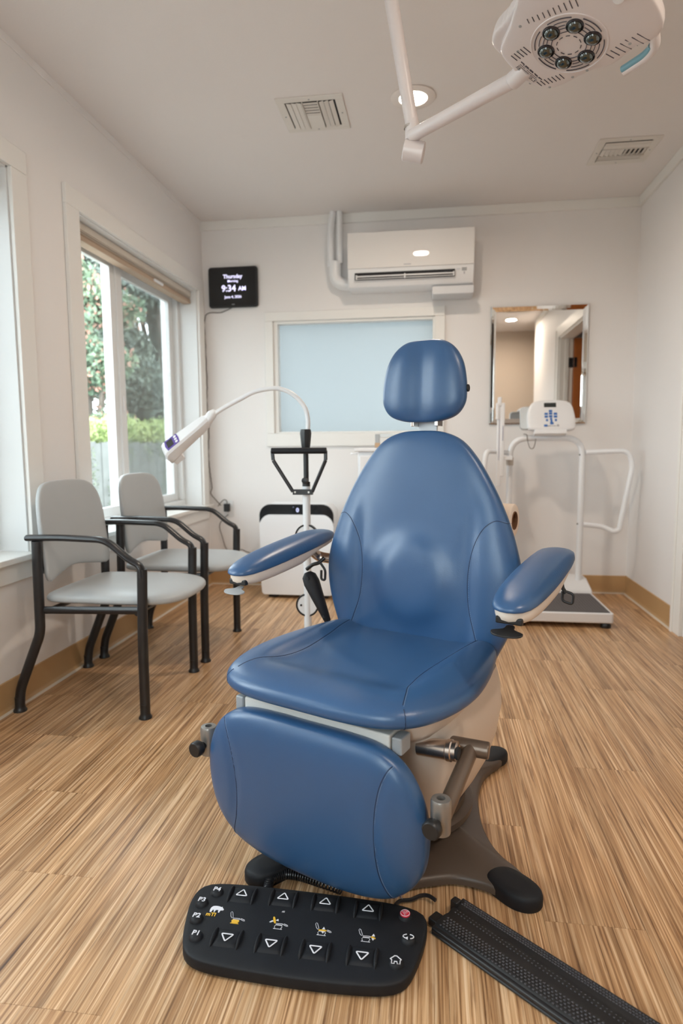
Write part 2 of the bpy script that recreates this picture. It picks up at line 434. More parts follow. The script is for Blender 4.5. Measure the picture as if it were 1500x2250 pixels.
baseb('baseboard_left', LX, 'y', -.396, DY, 1)
baseb('baseboard_back', DY, 'x', LX, RX, -1)
baseb('baseboard_right', RX, 'y', .385, DY, -1, (DO[0] - .105, DO[1] + .105))

# windows in the left wall
def left_window(name, y0, y1, z0, z1, lab, xf=None):
    E_ = empty_struct(name)
    if xf is not None: E_.matrix_world = xf
    cw = .105; c = TRIM
    # casing
    boxo('casing', (LX, y0 - cw, z1), (LX + .019, y1 + cw * .9, z1 + .085), c, E_, .003)
    boxo('casing', (LX, y0 - cw, z0), (LX + .018, y0, z1), c, E_, .003)
    boxo('casing', (LX, y1, z0), (LX + .018, y1 + cw * .9, z1), c, E_, .003)
    boxo('sill', (LX - .12, y0 - .12, z0 - .024), (LX + .045, y1 + .115, z0), c, E_, .004)
    boxo('apron', (LX, y0 - cw, z0 - .10), (LX + .017, y1 + cw * .9, z0 - .024), c, E_, .003)
    # reveal lining
    for a, b_ in (((LX - .12, y0, z0), (LX, y0 + .008, z1)), ((LX - .12, y1 - .008, z0), (LX, y1, z1)), ((LX - .12, y0, z1 - .008), (LX, y1, z1))):
        boxo('reveal_lining', a, b_, VINYL, E_, .001)
    fx0, fx1 = LX - .19, LX - .12
    # outer frame
    boxo('frame', (fx0, y0, z1 - .055), (fx1, y1, z1), VINYL, E_, .004); boxo('frame', (fx0, y0, z0), (fx1, y1, z0 + .04), VINYL, E_, .004)
    boxo('frame', (fx0, y0, z0 + .04), (fx1, y0 + .045, z1 - .055), VINYL, E_, .004); boxo('frame', (fx0, y1 - .045, z0 + .04), (fx1, y1, z1 - .055), VINYL, E_, .004)
    ym = y0 + min(.57, (y1 - y0) * .45)
    # left sash (slides in front), right sash
    def sash(a, b_, xo, screen):
        S = bpy.data.objects.new('sash', None); link(S, E_); st = .055 if not screen else .06
        zb, zt = z0 + .04, z1 - .055
        bm = B()
        sd = .028
        box(bm, (fx0 + xo, a, zb), (fx0 + xo + sd, a + st, zt)); box(bm, (fx0 + xo, b_ - st, zb), (fx0 + xo + sd, b_, zt))
        box(bm, (fx0 + xo, a + st, zb), (fx0 + xo + sd, b_ - st, zb + .05)); box(bm, (fx0 + xo, a + st, zt - .04), (fx0 + xo + sd, b_ - st, zt))
        fin('sash_frame', bm, VINYL, S, .003)
        bm = B(); box(bm, (fx0 + xo + .012, a + st - .005, zb + .045), (fx0 + xo + .016, b_ - st + .005, zt - .035)); fin('pane', bm, GLASS, S, label='clear glass pane')
        if screen:
            bm = B(); xx = fx0 - .004
            v = [bm.verts.new(p) for p in ((xx, a + .03, zb + .03), (xx, b_ - .02, zb + .03), (xx, b_ - .02, zt - .02), (xx, a + .03, zt - .02))]; bm.faces.new(v)
            fin('insect_screen', bm, MESHSCR, S, label='grey insect screen outside the glass')
    sash(y0 + .045, ym, .04, False)
    sash(ym - .03, y1 - .045, .005, True)
    boxo('meeting_stile', (fx1 - .012, ym - .005, z0 + .04), (fx1 + .008, ym + .06, z1 - .055), VINYL, E_, .004)
    boxo('latch', (fx1 + .008, ym + .015, 1.20), (fx1 + .016, ym + .03, 1.28), WHITEPL, E_, .002)
    # pleated blind pulled up
    bl = thing('pleated_blind', lab, 'blind', (LX - .065, (y0 + y1) / 2, z1))
    if xf is not None: bl.matrix_world = xf @ T(LX - .065, (y0 + y1) / 2, z1)
    hy = (y1 - y0) / 2 - .012
    boxo('head_rail', (-.03, -hy, -.045), (.03, hy, -.009), SHADE, bl, .004)
    for k in range(3):
        boxo('pleat', (-.026 + .002 * (k % 2), -hy, -.0500 - .008 * k), (.026 - .002 * (k % 2), hy, -.0455 - .008 * k), SHADEBR if k == 2 else SHADE, bl, .0012)
    boxo('bottom_rail', (-.028, -hy, -.092), (.028, hy, -.068), SHADEBR, bl, .003)
    bm = B(); box(bm, (.028, .14, -.085), (.040, .26, -.070)); fin('handle', bm, WHITEPL, bl, .004, label='white lift handle')
left_window('window_1', *W1, 'tan pleated blind raised at the top of the window nearest the camera')
left_window('window_2', *W2, 'tan pleated blind with white lift handle, raised in the window behind the chairs')

left_window('added_window_4', *W0, 'tan pleated blind raised in the added narrow window beside the photographer')  # unseen window, added to bring in daylight beside the camera

left_window('added_window_5', .10, 1.20, .587, 2.05, 'tan pleated blind raised in the added window behind the photographer', T(0, -.396 - LX, 0) @ Matrix.Rotation(PI / 2, 4, 'Z'))  # unseen window, added so daylight reaches the front of the exam chair

# frosted window in back wall
E_ = empty_struct('window_3')
x0, x1, z0, z1 = W3
boxo('casing', (x0 - .057, DY - .018, z1), (x1 + .067, DY, z1 + .062), TRIM, E_, .003); boxo('casing', (x0 - .057, DY - .018, z0 - .09), (x1 + .067, DY, z0), TRIM, E_, .003)
boxo('casing', (x0 - .057, DY - .018, z0), (x0, DY, z1), TRIM, E_, .003); boxo('casing', (x1, DY - .018, z0), (x1 + .067, DY, z1), TRIM, E_, .003)
for a, b_ in (((x0, DY - .002, z0), (x0 + .03, DY + .07, z1)), ((x1 - .014, DY - .002, z0), (x1, DY + .07, z1)), ((x0 + .03, DY - .002, z1 - .018), (x1 - .014, DY + .07, z1)), ((x0 + .03, DY - .002, z0), (x1 - .014, DY + .07, z0 + .012))):
    boxo('frame', a, b_, TRIM, E_, .003)
bm = B(); bm.faces.new([bm.verts.new(p) for p in ((x0 + .02, DY + .060, z0 + .005), (x1 - .01, DY + .060, z0 + .005), (x1 - .01, DY + .060, z1 - .01), (x0 + .02, DY + .060, z1 - .01))]); fin('pane', bm, FROST, E_, label='frosted pale blue glass')

# door opening in right wall
E_ = empty_struct('door_1')
y0, y1, _, z1 = DO
for a, b_ in (((RX - .02, y0 - .105, 0), (RX, y0, z1)), ((RX - .02, y1, 0), (RX, y1 + .105, z1)), ((RX - .02, y0 - .105, z1), (RX, y1 + .105, z1 + .105))):
    boxo('casing', a, b_, TRIM, E_, .004)
for a, b_ in (((RX - .028, y0 - .105, 0), (RX - .02, y0 - .08, z1 + .08)), ((RX - .028, y1 + .08, 0), (RX - .02, y1 + .105, z1 + .08))):
    boxo('casing_bead', a, b_, TRIM, E_, .003)
for a, b_ in (((RX, y0, 0), (RX + .13, y0 + .018, z1)), ((RX, y1 - .018, 0), (RX + .13, y1, z1)), ((RX, y0, z1 - .018), (RX + .13, y1, z1)), ((RX + .05, y0 + .018, 0), (RX + .085, y0 + .030, z1 - .018)), ((RX + .05, y1 - .030, 0), (RX + .085, y1 - .018, z1 - .018))):
    boxo('jamb', a, b_, TRIM, E_, .002)
dl = bpy.data.objects.new('door_leaf', None); link(dl, E_); dl['label'] = 'orange stained wooden door leaf, swung open'
boxo('leaf_slab', (RX + .135, y0 + .0, .012), (RX + 1.1, y0 + .042, z1 - .02), ORANGEW, dl, .003)
for zc in (.25, 1.05, 1.82):
    bm = B(); box(bm, (RX + .070, y0 + .018, zc - .05), (RX + .130, y0 + .0215, zc + .05)); box(bm, (RX + .136, y0 + .042, zc - .05), (RX + .165, y0 + .0455, zc + .05)); cyl(bm, (RX + .133, y0 + .030, zc - .052), (RX + .133, y0 + .030, zc + .052), .007, 10)
    fin('hinge', bm, BLACKSAT, dl, .001, label='black hinge')
bm = B(); cyl(bm, (RX + 1.03, y0 + .042, .98), (RX + 1.03, y0 + .09, .98), .012, 12); lathe(bm, [(.0, .045), (.02, .05), (.028, .06), (.026, .075), (0, .08)], (RX + 1.03, y0 + .04, .98), 20, 'y'); fin('door_knob', bm, BLACKSAT, dl)

# ================================================================ CEILING FITTINGS
def downlight(x, y, label):
    t = thing('recessed_downlight', label, 'ceiling light', (x, y, HZ))
    bm = B(); lathe(bm, [(.098, -.001), (.100, -.004), (.096, -.007), (.063, -.008), (.061, -.001)], seg=48, hollow=True); fin('trim_ring', bm, mat('ring_white', (.78, .72, .68), .4, var=(5, .01)), t)
    bm = B(); lathe(bm, [(.0612, -.0055), (.0612, -.003)], seg=40); fin('diffuser', bm, BULB, t)
    l = bpy.data.lights.new('bulb', 'AREA'); l.shape = 'DISK'; l.size = .12; l.energy = LAMP_W; l.color = (1, .85, .70); l.spread = math.radians(170)
    lo = bpy.data.objects.new('bulb', l); link(lo, t); lo.location = (0, 0, -.012)
downlight(-.09, 2.99, 'round lit recessed downlight in the ceiling behind the exam lamp arm')
downlight(.97, .475, 'round lit recessed downlight near the rear corner, seen in the mirror')

def vent(x, y, label, layout):
    t = thing('ceiling_vent', label, 'air vent', (x, y, HZ))
    M = mat('vent_white', (.70, .66, .61), .4, var=(5, .02))
    h = .152; i_ = .115
    bm = B()
    for a, b_ in (((-h, -h), (h, -i_)), ((-h, i_), (h, h)), ((-h, -i_), (-i_, i_)), ((i_, -i_), (h, i_))): box(bm, (*a, -.006), (*b_, 0))
    fin('frame', bm, M, t, .002)
    boxo('backing', (-i_, -i_, -.0015), (i_, i_, -.0005), DARK, t, 0)
    for sx, sy in ((0, 1), (0, -1), (1, 0), (-1, 0)):
        bm = B(); lathe(bm, [(.0, -.0085), (.003, -.008), (.004, -.006)], (sx * .133, sy * .133, 0), 10); fin('screw', bm, GREYPL, t)
    def slat(c, d, L, wd, tilt):
        bm = B(); box(bm, (-L / 2, -wd / 2, -.0008), (L / 2, wd / 2, .0008))
        xf = T(c[0], c[1], -.009) @ Matrix.Rotation(PI / 2 if d == 'y' else 0, 4, 'Z') @ Matrix.Rotation(tilt, 4, 'X'); fin('louvre', bm, M, t, xf=xf)
    def bar(c, d, L):
        a = (c[0] - L / 2, c[1] - .002, -.016) if d == 'x' else (c[0] - .002, c[1] - L / 2, -.016)
        b_ = (c[0] + L / 2, c[1] + .002, -.001) if d == 'x' else (c[0] + .002, c[1] + L / 2, -.001)
        boxo('divider', a, b_, M, t, .0008)
    if layout == 0:
        for c in (-.097, -.074, -.052): slat((c, 0), 'y', .228, .0225, .14)
        for c in (.052, .074, .097): slat((c, 0), 'y', .228, .0200, -.30)
        bar((-.036, 0), 'y', .23); bar((.036, 0), 'y', .23)
        for k in range(10): slat((0, -.103 + k * .0229), 'x', .066, .0225, .16 if k < 5 else -.10)
    else:
        for c in (.097, .074, .052): slat((0, c), 'x', .228, .023, .12)
        for c in (-.066, -.088, -.105): slat((0, c), 'x', .228, .020, -.45 if c > -.07 else .1)
        bar((0, .038), 'x', .23); bar((0, -.050), 'x', .23)
        for k in range(10): slat((-.103 + k * .0229, -.006), 'y', .076, .019, .45 if k < 5 else -.45)
vent(-.55, 3.06, 'square white ceiling vent left of the lit downlight', 0)
vent(.99, 3.675, 'square white ceiling vent near the right wall', 1)
vent(.98, 1.02, 'square white ceiling vent above the doorway side, seen in the mirror', 1)

# ================================================================ WALL-MOUNTED THINGS (BACK WALL)
# air conditioner
ac = thing('air_conditioner', 'white wall-mounted split air conditioner above the frosted window', 'air conditioner', (-.139, DY, 2.0))
prof = [(0, .01), (0, .335), (-.17, .335), (-.200, .325), (-.212, .30), (-.213, .115), (-.205, .060), (-.17, .012), (-.12, .0)]
bm = B(); prism(bm, prof, -.398, .398, lambda a, b_, h: (h, a, b_)); fin('body', bm, WHITEPL, ac, .006, 30)
bm = B(); prism(bm, rrect(-.397, .118, .397, .337, .006), -.222, -.214, lambda a, b_, h: (a, h, b_)); fin('front_panel', bm, mat('glossy_white', (.76, .74, .72), .5, spec=.3, coat=.5, coat_rough=.02, var=(3, .005)), ac, .002)
boxo('air_outlet', (-.352, -.2165, .050), (.280, -.19, .092), DARK, ac, 0)
boxo('flap', (-.345, -.223, .064), (.272, -.214, .072), WHITEPL, ac, .002); boxo('flap', (-.345, -.219, .052), (.272, -.210, .056), WHITEPL, ac, .001)
for xx in (-.345, -.037, .268): boxo('flap_arm', (xx, -.222, .050), (xx + .008, -.20, .078), WHITEPL, ac, .001)
boxo('indicator_window', (.322, -.2145, .082), (.352, -.208, .100), GREYPL, ac, .001)
boxo('small_print', (.288, -.2150, .090), (.312, -.2140, .093), GREYPR, ac, 0)
boxo('sensor_mark', (.334, -.2142, .060), (.340, -.2130, .074), GREYPR, ac, .001)
boxo('faint_maker_mark', (-.040, -.2228, .129), (.006, -.2219, .135), GREYPR, ac, 0)
rc = thing('wireless_receiver_box', 'small white box hanging under the right end of the air conditioner', 'box', (.125, DY - .10, 1.948))
bm = B(); prism(bm, rrect(-.125, 0, .135, .050, .010), -.09, .08, lambda a, b_, h: (a, h, b_)); fin('case', bm, mat('greyish_white', (.62, .63, .65), .4, var=(5, .01)), rc, .003)
pp = thing('pipe_cover', 'white refrigerant pipes rising from an elbow beside the air conditioner', 'pipe', (-.64, DY - .055, 2.0))
bm = B(); tube(bm, [(.03, 0, .20), (.03, 0, .533)], .020, 16); fin('pipe', bm, WHITEPL, pp)
bm = B(); tube(bm, bend([(-.03, 0, .18), (-.03, 0, .42), (-.012, 0, .533)], .1), .022, 16); fin('pipe', bm, WHITEPL, pp)
bm = B(); tube(bm, bend([(0, 0, .21), (0, 0, .075), (.118, 0, .055)], .10, 10), lambda i: .048 if i < 12 else .044, 24, flat=.8); fin('elbow_cover', bm, WHITEPL, pp, .003)

# tablet clock
tc = thing('day_clock_tablet', 'black wall clock tablet showing Thursday 9:34 AM in the left corner', 'clock', (-1.358, DY, 2.087))
bm = B(); prism(bm, rrect(-.175, -.136, .175, .136, .02), -.026, -.004, lambda a, b_, h: (a, h, b_)); fin('case', bm, BLACKPL, tc, .004)
bm = B(); prism(bm, rrect(-.160, -.122, .160, .122, .010), -.0275, -.0262, lambda a, b_, h: (a, h, b_)); fin('screen', bm, SCREEN_B, tc)
def scr(s, x, z, size, bold=0.0): txt(s, size, SCREENTXT, tc, axes((x, -.0280, z), (1, 0, 0), (0, 0, 1), (0, -1, 0)), name='screen_text', bold=bold)
scr('Thursday', .0, .070, .036, .0008); scr('Morning', .0, .040, .022, .0005); scr('9:34', -.030, -.010, .060, .0012); scr('AM', .066, -.012, .038, .001); scr('June 4, 2026', .0, -.066, .024, .0005)
boxo('small_mark', (-.010, -.0280, -.118), (.010, -.0273, -.114), GREYPR, tc, 0)
bm = B(); path = crom([(-1.372, DY - .012, 1.953), (-1.45, DY - .008, 1.925), (-1.566, DY - .008, 1.905), (-1.573, DY - .010, 1.70), (-1.570, DY - .008, 1.45), (-1.574, DY - .010, 1.30), (-1.566, DY - .008, 1.12), (-1.574, DY - .010, .95), (-1.569, DY - .008, .83), (-1.560, DY - .008, .75), (-1.556, DY - .008, .70), (-1.566, DY - .008, .66), (-1.53, DY - .010, .615), (-1.49, DY - .02, .575)], 8, False)
path = [p + Vector((.002 * math.sin(i * 1.9), 0, 0)) for i, p in enumerate(path)]
tube(bm, path, .0032, 6); tag(fin('power_cord', bm, CORD), 'thin dark cord running down the left corner from the wall clock', 'cord')
ot = thing('wall_outlet', 'white wall outlet with black plug adapter in the left corner', 'outlet', (-1.435, DY, .552))
bm = B(); prism(bm, rrect(-.035, -.058, .035, .058, .006), -.006, 0, lambda a, b_, h: (a, h, b_)); fin('plate', bm, VINYL, ot, .002)
boxo('socket_face', (-.017, -.0075, -.035), (.017, -.005, .035), WHITEPL, ot, .002)
ad = thing('plug_adapter', 'black plug adapter pushed into the wall outlet', 'plug', (-1.442, DY - .008, .560))
bm = B(); prism(bm, rrect(-.020, -.028, .020, .028, .004), -.034, 0, lambda a, b_, h: (a, h, b_)); fin('body', bm, BLACKPL, ad, .003)
bm = B(); tube(bm, crom([(0, -.015, .026), (-.002, -.017, .05), (-.022, -.02, .056), (-.05, -.02, .030), (-.066, -.018, .010)], 8, False), .0032, 6); fin('cable', bm, CORD, ad)
bm = B(); tube(bm, crom([(-1.435, DY - .02, .51), (-1.475, DY - .02, .475), (-1.50, DY - .02, .44), (-1.50, DY - .02, .40), (-1.485, DY - .02, .35), (-1.462, DY - .02, .27), (-1.42, DY - .03, .24), (-1.34, DY - .05, .262), (-1.28, DY - .10, .255), (-1.20, DY - .13, .24)], 8, False), .003, 6); tag(fin('purifier_cord', bm, CORD), 'thin grey cord looping from the outlet towards the air purifier', 'cord')

# mirror
mr = thing('wall_mirror', 'rectangular wall mirror in a thin silver frame above the standing scale', 'mirror', (.6905, DY, 1.512))
hx, hz = .308, .381
def ring(bm, a0, a1, c0, c1, d0, d1):
    lo = [(-a0, -c0), (a0, -c0), (a0, c0), (-a0, c0)]; hi = [(-a1, -c1), (a1, -c1), (a1, c1), (-a1, c1)]
    L = [bm.verts.new((p[0], d0, p[1])) for p in lo]; H = [bm.verts.new((p[0], d1, p[1])) for p in hi]
    for i in range(4): bm.faces.new((L[i], L[(i + 1) % 4], H[(i + 1) % 4], H[i]))
bm = B(); ring(bm, hx, hx, hz, hz, 0, -.014); ring(bm, hx, hx - .006, hz, hz - .006, -.014, -.020); ring(bm, hx - .006, hx - .024, hz - .006, hz - .024, -.020, -.014)
me = fin('mirrored_frame', bm, MIRROR, mr, ang=1)
bm = B()
v = [bm.verts.new(p) for p in ((-hx + .024, -.010, -hz + .024), (hx - .024, -.010, -hz + .024), (hx - .024, -.010, hz - .024), (-hx + .024, -.010, hz - .024))]; bm.faces.new(v)
ring(bm, hx - .024, hx - .034, hz - .024, hz - .034, -.0145, -.0105)
fin('mirror_glass', bm, MIRROR, mr, ang=1)
boxo('backing_board', (-hx + .01, -.008, -hz + .01), (hx - .01, -.001, hz - .01), DARK, mr, 0)
for sx in (-1, 1):
    boxo('edge_bead', (sx * (hx - .025) - .0015, -.017, -hz + .02), (sx * (hx - .025) + .0015, -.0140, hz - .02), CHROME, mr, .0005)

# ================================================================ EXAM CHAIR
TH = math.radians(-24)
CH = thing('exam_chair', 'blue upholstered medical exam chair with raised back on a brown-grey pedestal', 'exam chair', (-.085, 1.64, 0), TH)
# local frame: x = chair's right in view (u), y = -v (v towards the sitter's feet)
def V(u, v, z): return (u, -v, z)
def sym(h): return h + [(-a, b_) for a, b_ in reversed(h) if abs(a) > 1e-4]
# --- base casting (turned back to the room's axes)
UN = Matrix.Rotation(-TH, 4, 'Z')
qf = [(.222, 0), (.226, -.08), (.244, -.160), (.270, -.212), (.300, -.252), (.316, -.296), (.300, -.328), (.270, -.328), (.238, -.312), (.198, -.294), (.145, -.286), (.085, -.302), (0, -.328)]
right = [(a, -b_) for a, b_ in reversed(qf[1:])] + qf
outl = right + [(-a, b_) for a, b_ in reversed(right) if a > 1e-4]
outl = [(a, b_) for a, b_ in outl]
# order: start bottom centre? build closed loop explicitly
loop = qf[::-1] + [(a, -b_) for a, b_ in qf[1:]] + [(-a, -b_) for a, b_ in qf[::-1][1:]] + [(-a, b_) for a, b_ in qf[1:-1]]
pl = crom([(a, b_, 0) for a, b_ in loop], 6)
bm = B(); rings = []
for s, z in ((1, .006), (1.0, .018), (.988, .024), (.965, .027), (.80, .032), (.62, .046), (.45, .056), (.2, .058)):
    rings.append([bm.verts.new((p.x * s, p.y * s, z)) for p in pl])
for A, C in zip(rings, rings[1:]):
    for k in range(len(A)): bm.faces.new((A[k], A[(k + 1) % len(A)], C[(k + 1) % len(A)], C[k]))
bm.faces.new(rings[0]); bm.faces.new(rings[-1])
fin('base_casting', bm, BROWNG, CH, ang=60, xf=UN)
for sx in (1, -1):
    for sy in (1, -1):
        cap = [(.224, -.262), (.246, -.246), (.276, -.248), (.316, -.282), (.332, -.312), (.326, -.338), (.300, -.350), (.268, -.341), (.238, -.313), (.219, -.285)]
        P_ = crom([(a * sx, b_ * sy, 0) for a, b_ in cap], 4)
        cx, cy = sum(p.x for p in P_) / len(P_), sum(p.y for p in P_) / len(P_)
        bm = B(); rr = []
        for s, z in ((.98, .0), (1.03, .006), (1.03, .023), (.99, .030), (.90, .034), (.5, .036)):
            rr.append([bm.verts.new((cx + (p.x - cx) * s, cy + (p.y - cy) * s, z)) for p in P_])
        for A, C in zip(rr, rr[1:]):
            for k in range(len(A)): bm.faces.new((A[k], A[(k + 1) % len(A)], C[(k + 1) % len(A)], C[k]))
        bm.faces.new(rr[0]); bm.faces.new(rr[-1]); fin('foot_cap', bm, RUBBER, CH, ang=50, xf=UN, label='black rubber toe cap')
# --- swivel discs
bm = B(); lathe(bm, [(.2, .056), (.214, .060), (.216, .078), (.208, .084), (.15, .084)], V(0, .03, 0), 64); fin('swivel_disc', bm, BROWNG, CH)
bm = B(); lathe(bm, [(.15, .084), (.190, .086), (.2, .092), (.200, .108), (.194, .114), (.1, .116)], V(0, .045, 0), 64); fin('swivel_disc', bm, mat('dark_brown_casting', (.05, .036, .028), .45, var=(8, .08)), CH)
bm = B(); box(bm, V(.02, .215, .060), V(.075, .252, .088)); fin('swivel_latch', bm, TAUPE, CH, .003, xf=None)
bm = B(); tube(bm, [V(.075 + .13 * math.sin(t * .09), .232 - .02 * t * t * .03, .066) for t in range(0, 6)], .006, 6); fin('latch_rail', bm, CHROME, CH)
# --- pedestal shroud
secs = []
for z, v0, v1, hu in ((.112, -.07, .24, .155), (.118, -.08, .262, .185), (.14, -.12, .275, .212), (.18, -.165, .285, .230), (.24, -.195, .295, .244), (.31, -.205, .305, .254), (.37, -.195, .32, .252), (.405, -.180, .34, .250), (.425, -.170, .35, .248)):
    secs.append((z, 0, -(v0 + v1) / 2, hu, (v1 - v0) / 2))
bm = B(); loftz(bm, secs, 5.2, 72); fin('pedestal_shroud', bm, CREAM, CH, ang=60, label='cream moulded pedestal shroud')
bm = B()   # lip running under the seat with the pocket bulge
loftz(bm, [(.385, 0, -.12, .238, .25), (.405, 0, -.12, .252, .262), (.430, 0, -.12, .256, .262), (.436, 0, -.12, .24, .25)], 4, 64); fin('seat_pan', bm, CREAM, CH, ang=60)
# --- front hinge strip
boxo('hinge_bar', V(-.185, .35, .386), V(.190, .405, .428), mat('pale_hinge', (.66, .64, .60), .4, var=(8, .02)), CH, .004, label='off-white hinge bar between seat and leg rest')
for sx in (-1, 1): boxo('hinge_cap', V(sx * .192, .36, .388), V(sx * .215, .402, .424), GREYPL, CH, .004)
# --- seat cushion
seat_h = [(0, .452), (.12, .450), (.20, .432), (.253, .385), (.286, .30), (.296, .20), (.287, .10), (.267, .0), (.238, -.09), (.17, -.150), (0, -.162)]
def seat_feat(a, b_, q):
    # bolstered sides and front around a sunken middle
    sx = 1 / (1 + math.exp(-(abs(a) - .185) / .012)); sy = 1 / (1 + math.exp(-(b_ - .325) / .020))
    e = 1 - (1 - sx) * (1 - sy)
    return -.026 * (1 - e) + .004 * sx
seat = Pad(sym(seat_h), lambda a, b_, h: V(a, b_, .462 + h), .046, .038, 3.0, 2.6, seat_feat, cen=(0, .14))
seat.build('seat_cushion', LEATHER, CH)
for s in (1, -1):
    seat.seam([(s * .200, -.12), (s * .188, -.02), (s * .175, .08), (s * .166, .20), (s * .178, .29), (s * .200, .355), (s * .2125, .3935)], CH)
for s in (1, -1):
    t_ = math.atan2(.405 - .14, s * .222); rr_ = seat.R(t_); pts = []
    for q_, sg in ((.955, 1), (.97, 1), (.985, 1), (.995, 1), (1.0, 1), (.995, -1), (.985, -1), (.965, -1), (.94, -1)):
        a_, b_ = seat.c[0] + rr_ * q_ * math.cos(t_), seat.c[1] + rr_ * q_ * math.sin(t_)
        hh = seat.h(a_, b_, q_) if sg > 0 else -.038 * (1 - q_ ** 2.6) ** (1 / 2.6)
        pts.append(seat.f(a_, b_, hh))
    bm = B(); tube(bm, pts, .001, 6); fin('seam', bm, SEAM, CH)
# --- back cushion
TA = math.radians(4)
def backf(base_v, tilt=TA, z0=.48):
    ct, st = math.cos(tilt), math.sin(tilt)
    def f(a, b_, h):
        # b = z measured up, plane leans back; h = out of the face (towards the sitter)
        dz = b_ - z0
        v = base_v - dz * math.tan(tilt) + h * ct; z = b_ + h * st
        return V(a, v, z)
    return f
back_h = [(0, 1.038), (.06, 1.034), (.110, 1.013), (.150, .972), (.186, .918), (.220, .855), (.252, .78), (.276, .70), (.284, .645), (.279, .585), (.262, .52), (.235, .455), (.205, .41), (.12, .39), (0, .388)]
def back_feat(a, b_, q):
    d = math.hypot(a, (b_ - .625) * .92)
    bump = .021 / (1 + math.exp((d - .105) / .014))
    ss = 1 / (1 + math.exp((b_ - .80) / .03)); wing = ss / (1 + math.exp(-(abs(a) - .175) / .014))
    return bump + .012 * wing - .006 * math.exp(-((abs(a) - .166) / .02) ** 2) * ss
back = Pad(sym([(a * 1.03, b_) for a, b_ in back_h]), backf(-.114), .038, .055, 3.2, 3.2, back_feat, cen=(0, .68), nang=168)
back.build('back_cushion', LEATHER, CH)
for s in (1, -1):
    back.seam([(s * .254, .795), (s * .225, .800), (s * .195, .775), (s * .170, .72), (s * .160, .65), (s * .165, .57), (s * .185, .50), (s * .200, .455)], CH)
bshell = Pad(sym([(a * .90, .40 + (b_ - .388) * .94) for a, b_ in back_h]), backf(-.175), .02, .03, 3, 3, None, cen=(0, .68), nang=80)
bshell.build('back_shell', CREAM, CH)
# --- headrest
bm = B(); box(bm, V(-.026, -.190, .985), V(.030, -.180, 1.12)); fin('headrest_post', bm, WHITEPL, CH, .002)
bm = B(); box(bm, V(-.036, -.186, 1.050), V(-.026, -.150, 1.095)); box(bm, V(.036, -.186, 1.050), V(.046, -.150, 1.095)); box(bm, V(-.036, -.186, 1.062), V(.046, -.180, 1.068)); fin('headrest_bracket', bm, CHROME, CH, .002)
head_h = [(0, 1.286), (.05, 1.283), (.086, 1.262), (.110, 1.225), (.121, 1.18), (.124, 1.14), (.120, 1.108), (.098, 1.079), (.055, 1.064), (0, 1.061)]
def head_feat(a, b_, q): return -.010 * math.exp(-(a / .035) ** 2)
headp = Pad(sym(head_h), backf(-.112, TA), .036, .040, 2.6, 2.6, head_feat, cen=(0, 1.165), nang=120)
hd = headp.build('headrest', LEATHER, CH)
bm = B(); cyl(bm, V(.118, -.168, 1.150), V(.1275, -.168, 1.150), .010, 14); fin('headrest_knob', bm, BLACKPL, CH, .002)
# --- leg rest
leg_h = [(0, .417), (.10, .417), (.165, .412), (.205, .398), (.240, .368), (.266, .32), (.278, .265), (.276, .21), (.264, .160), (.238, .120), (.202, .091), (.15, .072), (.08, .062), (0, .059)]
def leg_feat(a, b_, q):
    return -.0035 * math.exp(-((abs(a) - (.178 + .25 * (b_ - .25) ** 2 * 8)) / .010) ** 2) + .004 / (1 + math.exp(-(abs(a) - .18) / .01))
legp = Pad(sym(leg_h), lambda a, b_, h: V(a, .422 + h - (.417 - b_) * .07, b_), .043, .040, 3.6, 3.2, leg_feat, cen=(0, .235))
legp.build('leg_rest_cushion', LEATHER, CH)
for s in (1, -1):
    legp.seam([(s * .214, .386), (s * .204, .372), (s * .190, .335), (s * .180, .28), (s * .177, .22), (s * .184, .16), (s * .200, .115), (s * .212, .088)], CH)
# --- accessory receivers and silver tube
for s in (1, -1):
    bm = B(); cyl(bm, V(s * .235, .225, .348), V(s * .326, .205, .345), .0185, 22); fin('receiver_pivot', bm, TAUPE, CH, .003)
    bm = B(); tube(bm, [V(s * .288, .212, .343), V(s * .300, .395, .290)], .0165, 20, flat=1.2); fin('receiver_tube', bm, TAUPE, CH)
    bm = B(); lathe(bm, [(.006, .262), (.019, .262), (.020, .30), (.020, .325), (.018, .330), (.0085, .331), (.0085, .318)], V(s * .300, .405, 0), 24); fin('receiver_socket', bm, mat('pewter', (.30, .28, .26), .32, metal=.6, var=(9, .04)), CH)
    bm = B(); lathe(bm, [(.0085, .0), (.0085, -.012), (.017, -.014), (.0185, -.018), (.0185, -.030), (.016, -.034), (0, -.034)], V(s * .300, .422, .290), 16, 'y'); fin('clamp_knob', bm, BLACKPL, CH, .001)
bm = B(); lathe(bm, [(.018, -.03), (.0185, .026), (.0205, .028), (.0205, .036), (.0185, .038), (.0185, .046), (.013, .048), (0, .042)], (0, 0, 0), 24, 'x')
fin('side_socket', bm, COPPER, CH, xf=T(.232, -.285, .362) @ Matrix.Rotation(math.radians(4), 4, 'Z') @ Matrix.Rotation(math.radians(-4), 4, 'Y') @ Matrix.Scale(1.12, 4), label='polished metal side socket')
bm = B(); lathe(bm, [(.013, .0), (.0135, .002), (.013, .006), (0, .006)], (0, 0, 0), 12, 'x'); fin('socket_teeth', bm, DARK, CH, xf=T(.284, -.289, .366) @ Matrix.Rotation(math.radians(4), 4, 'Z'))
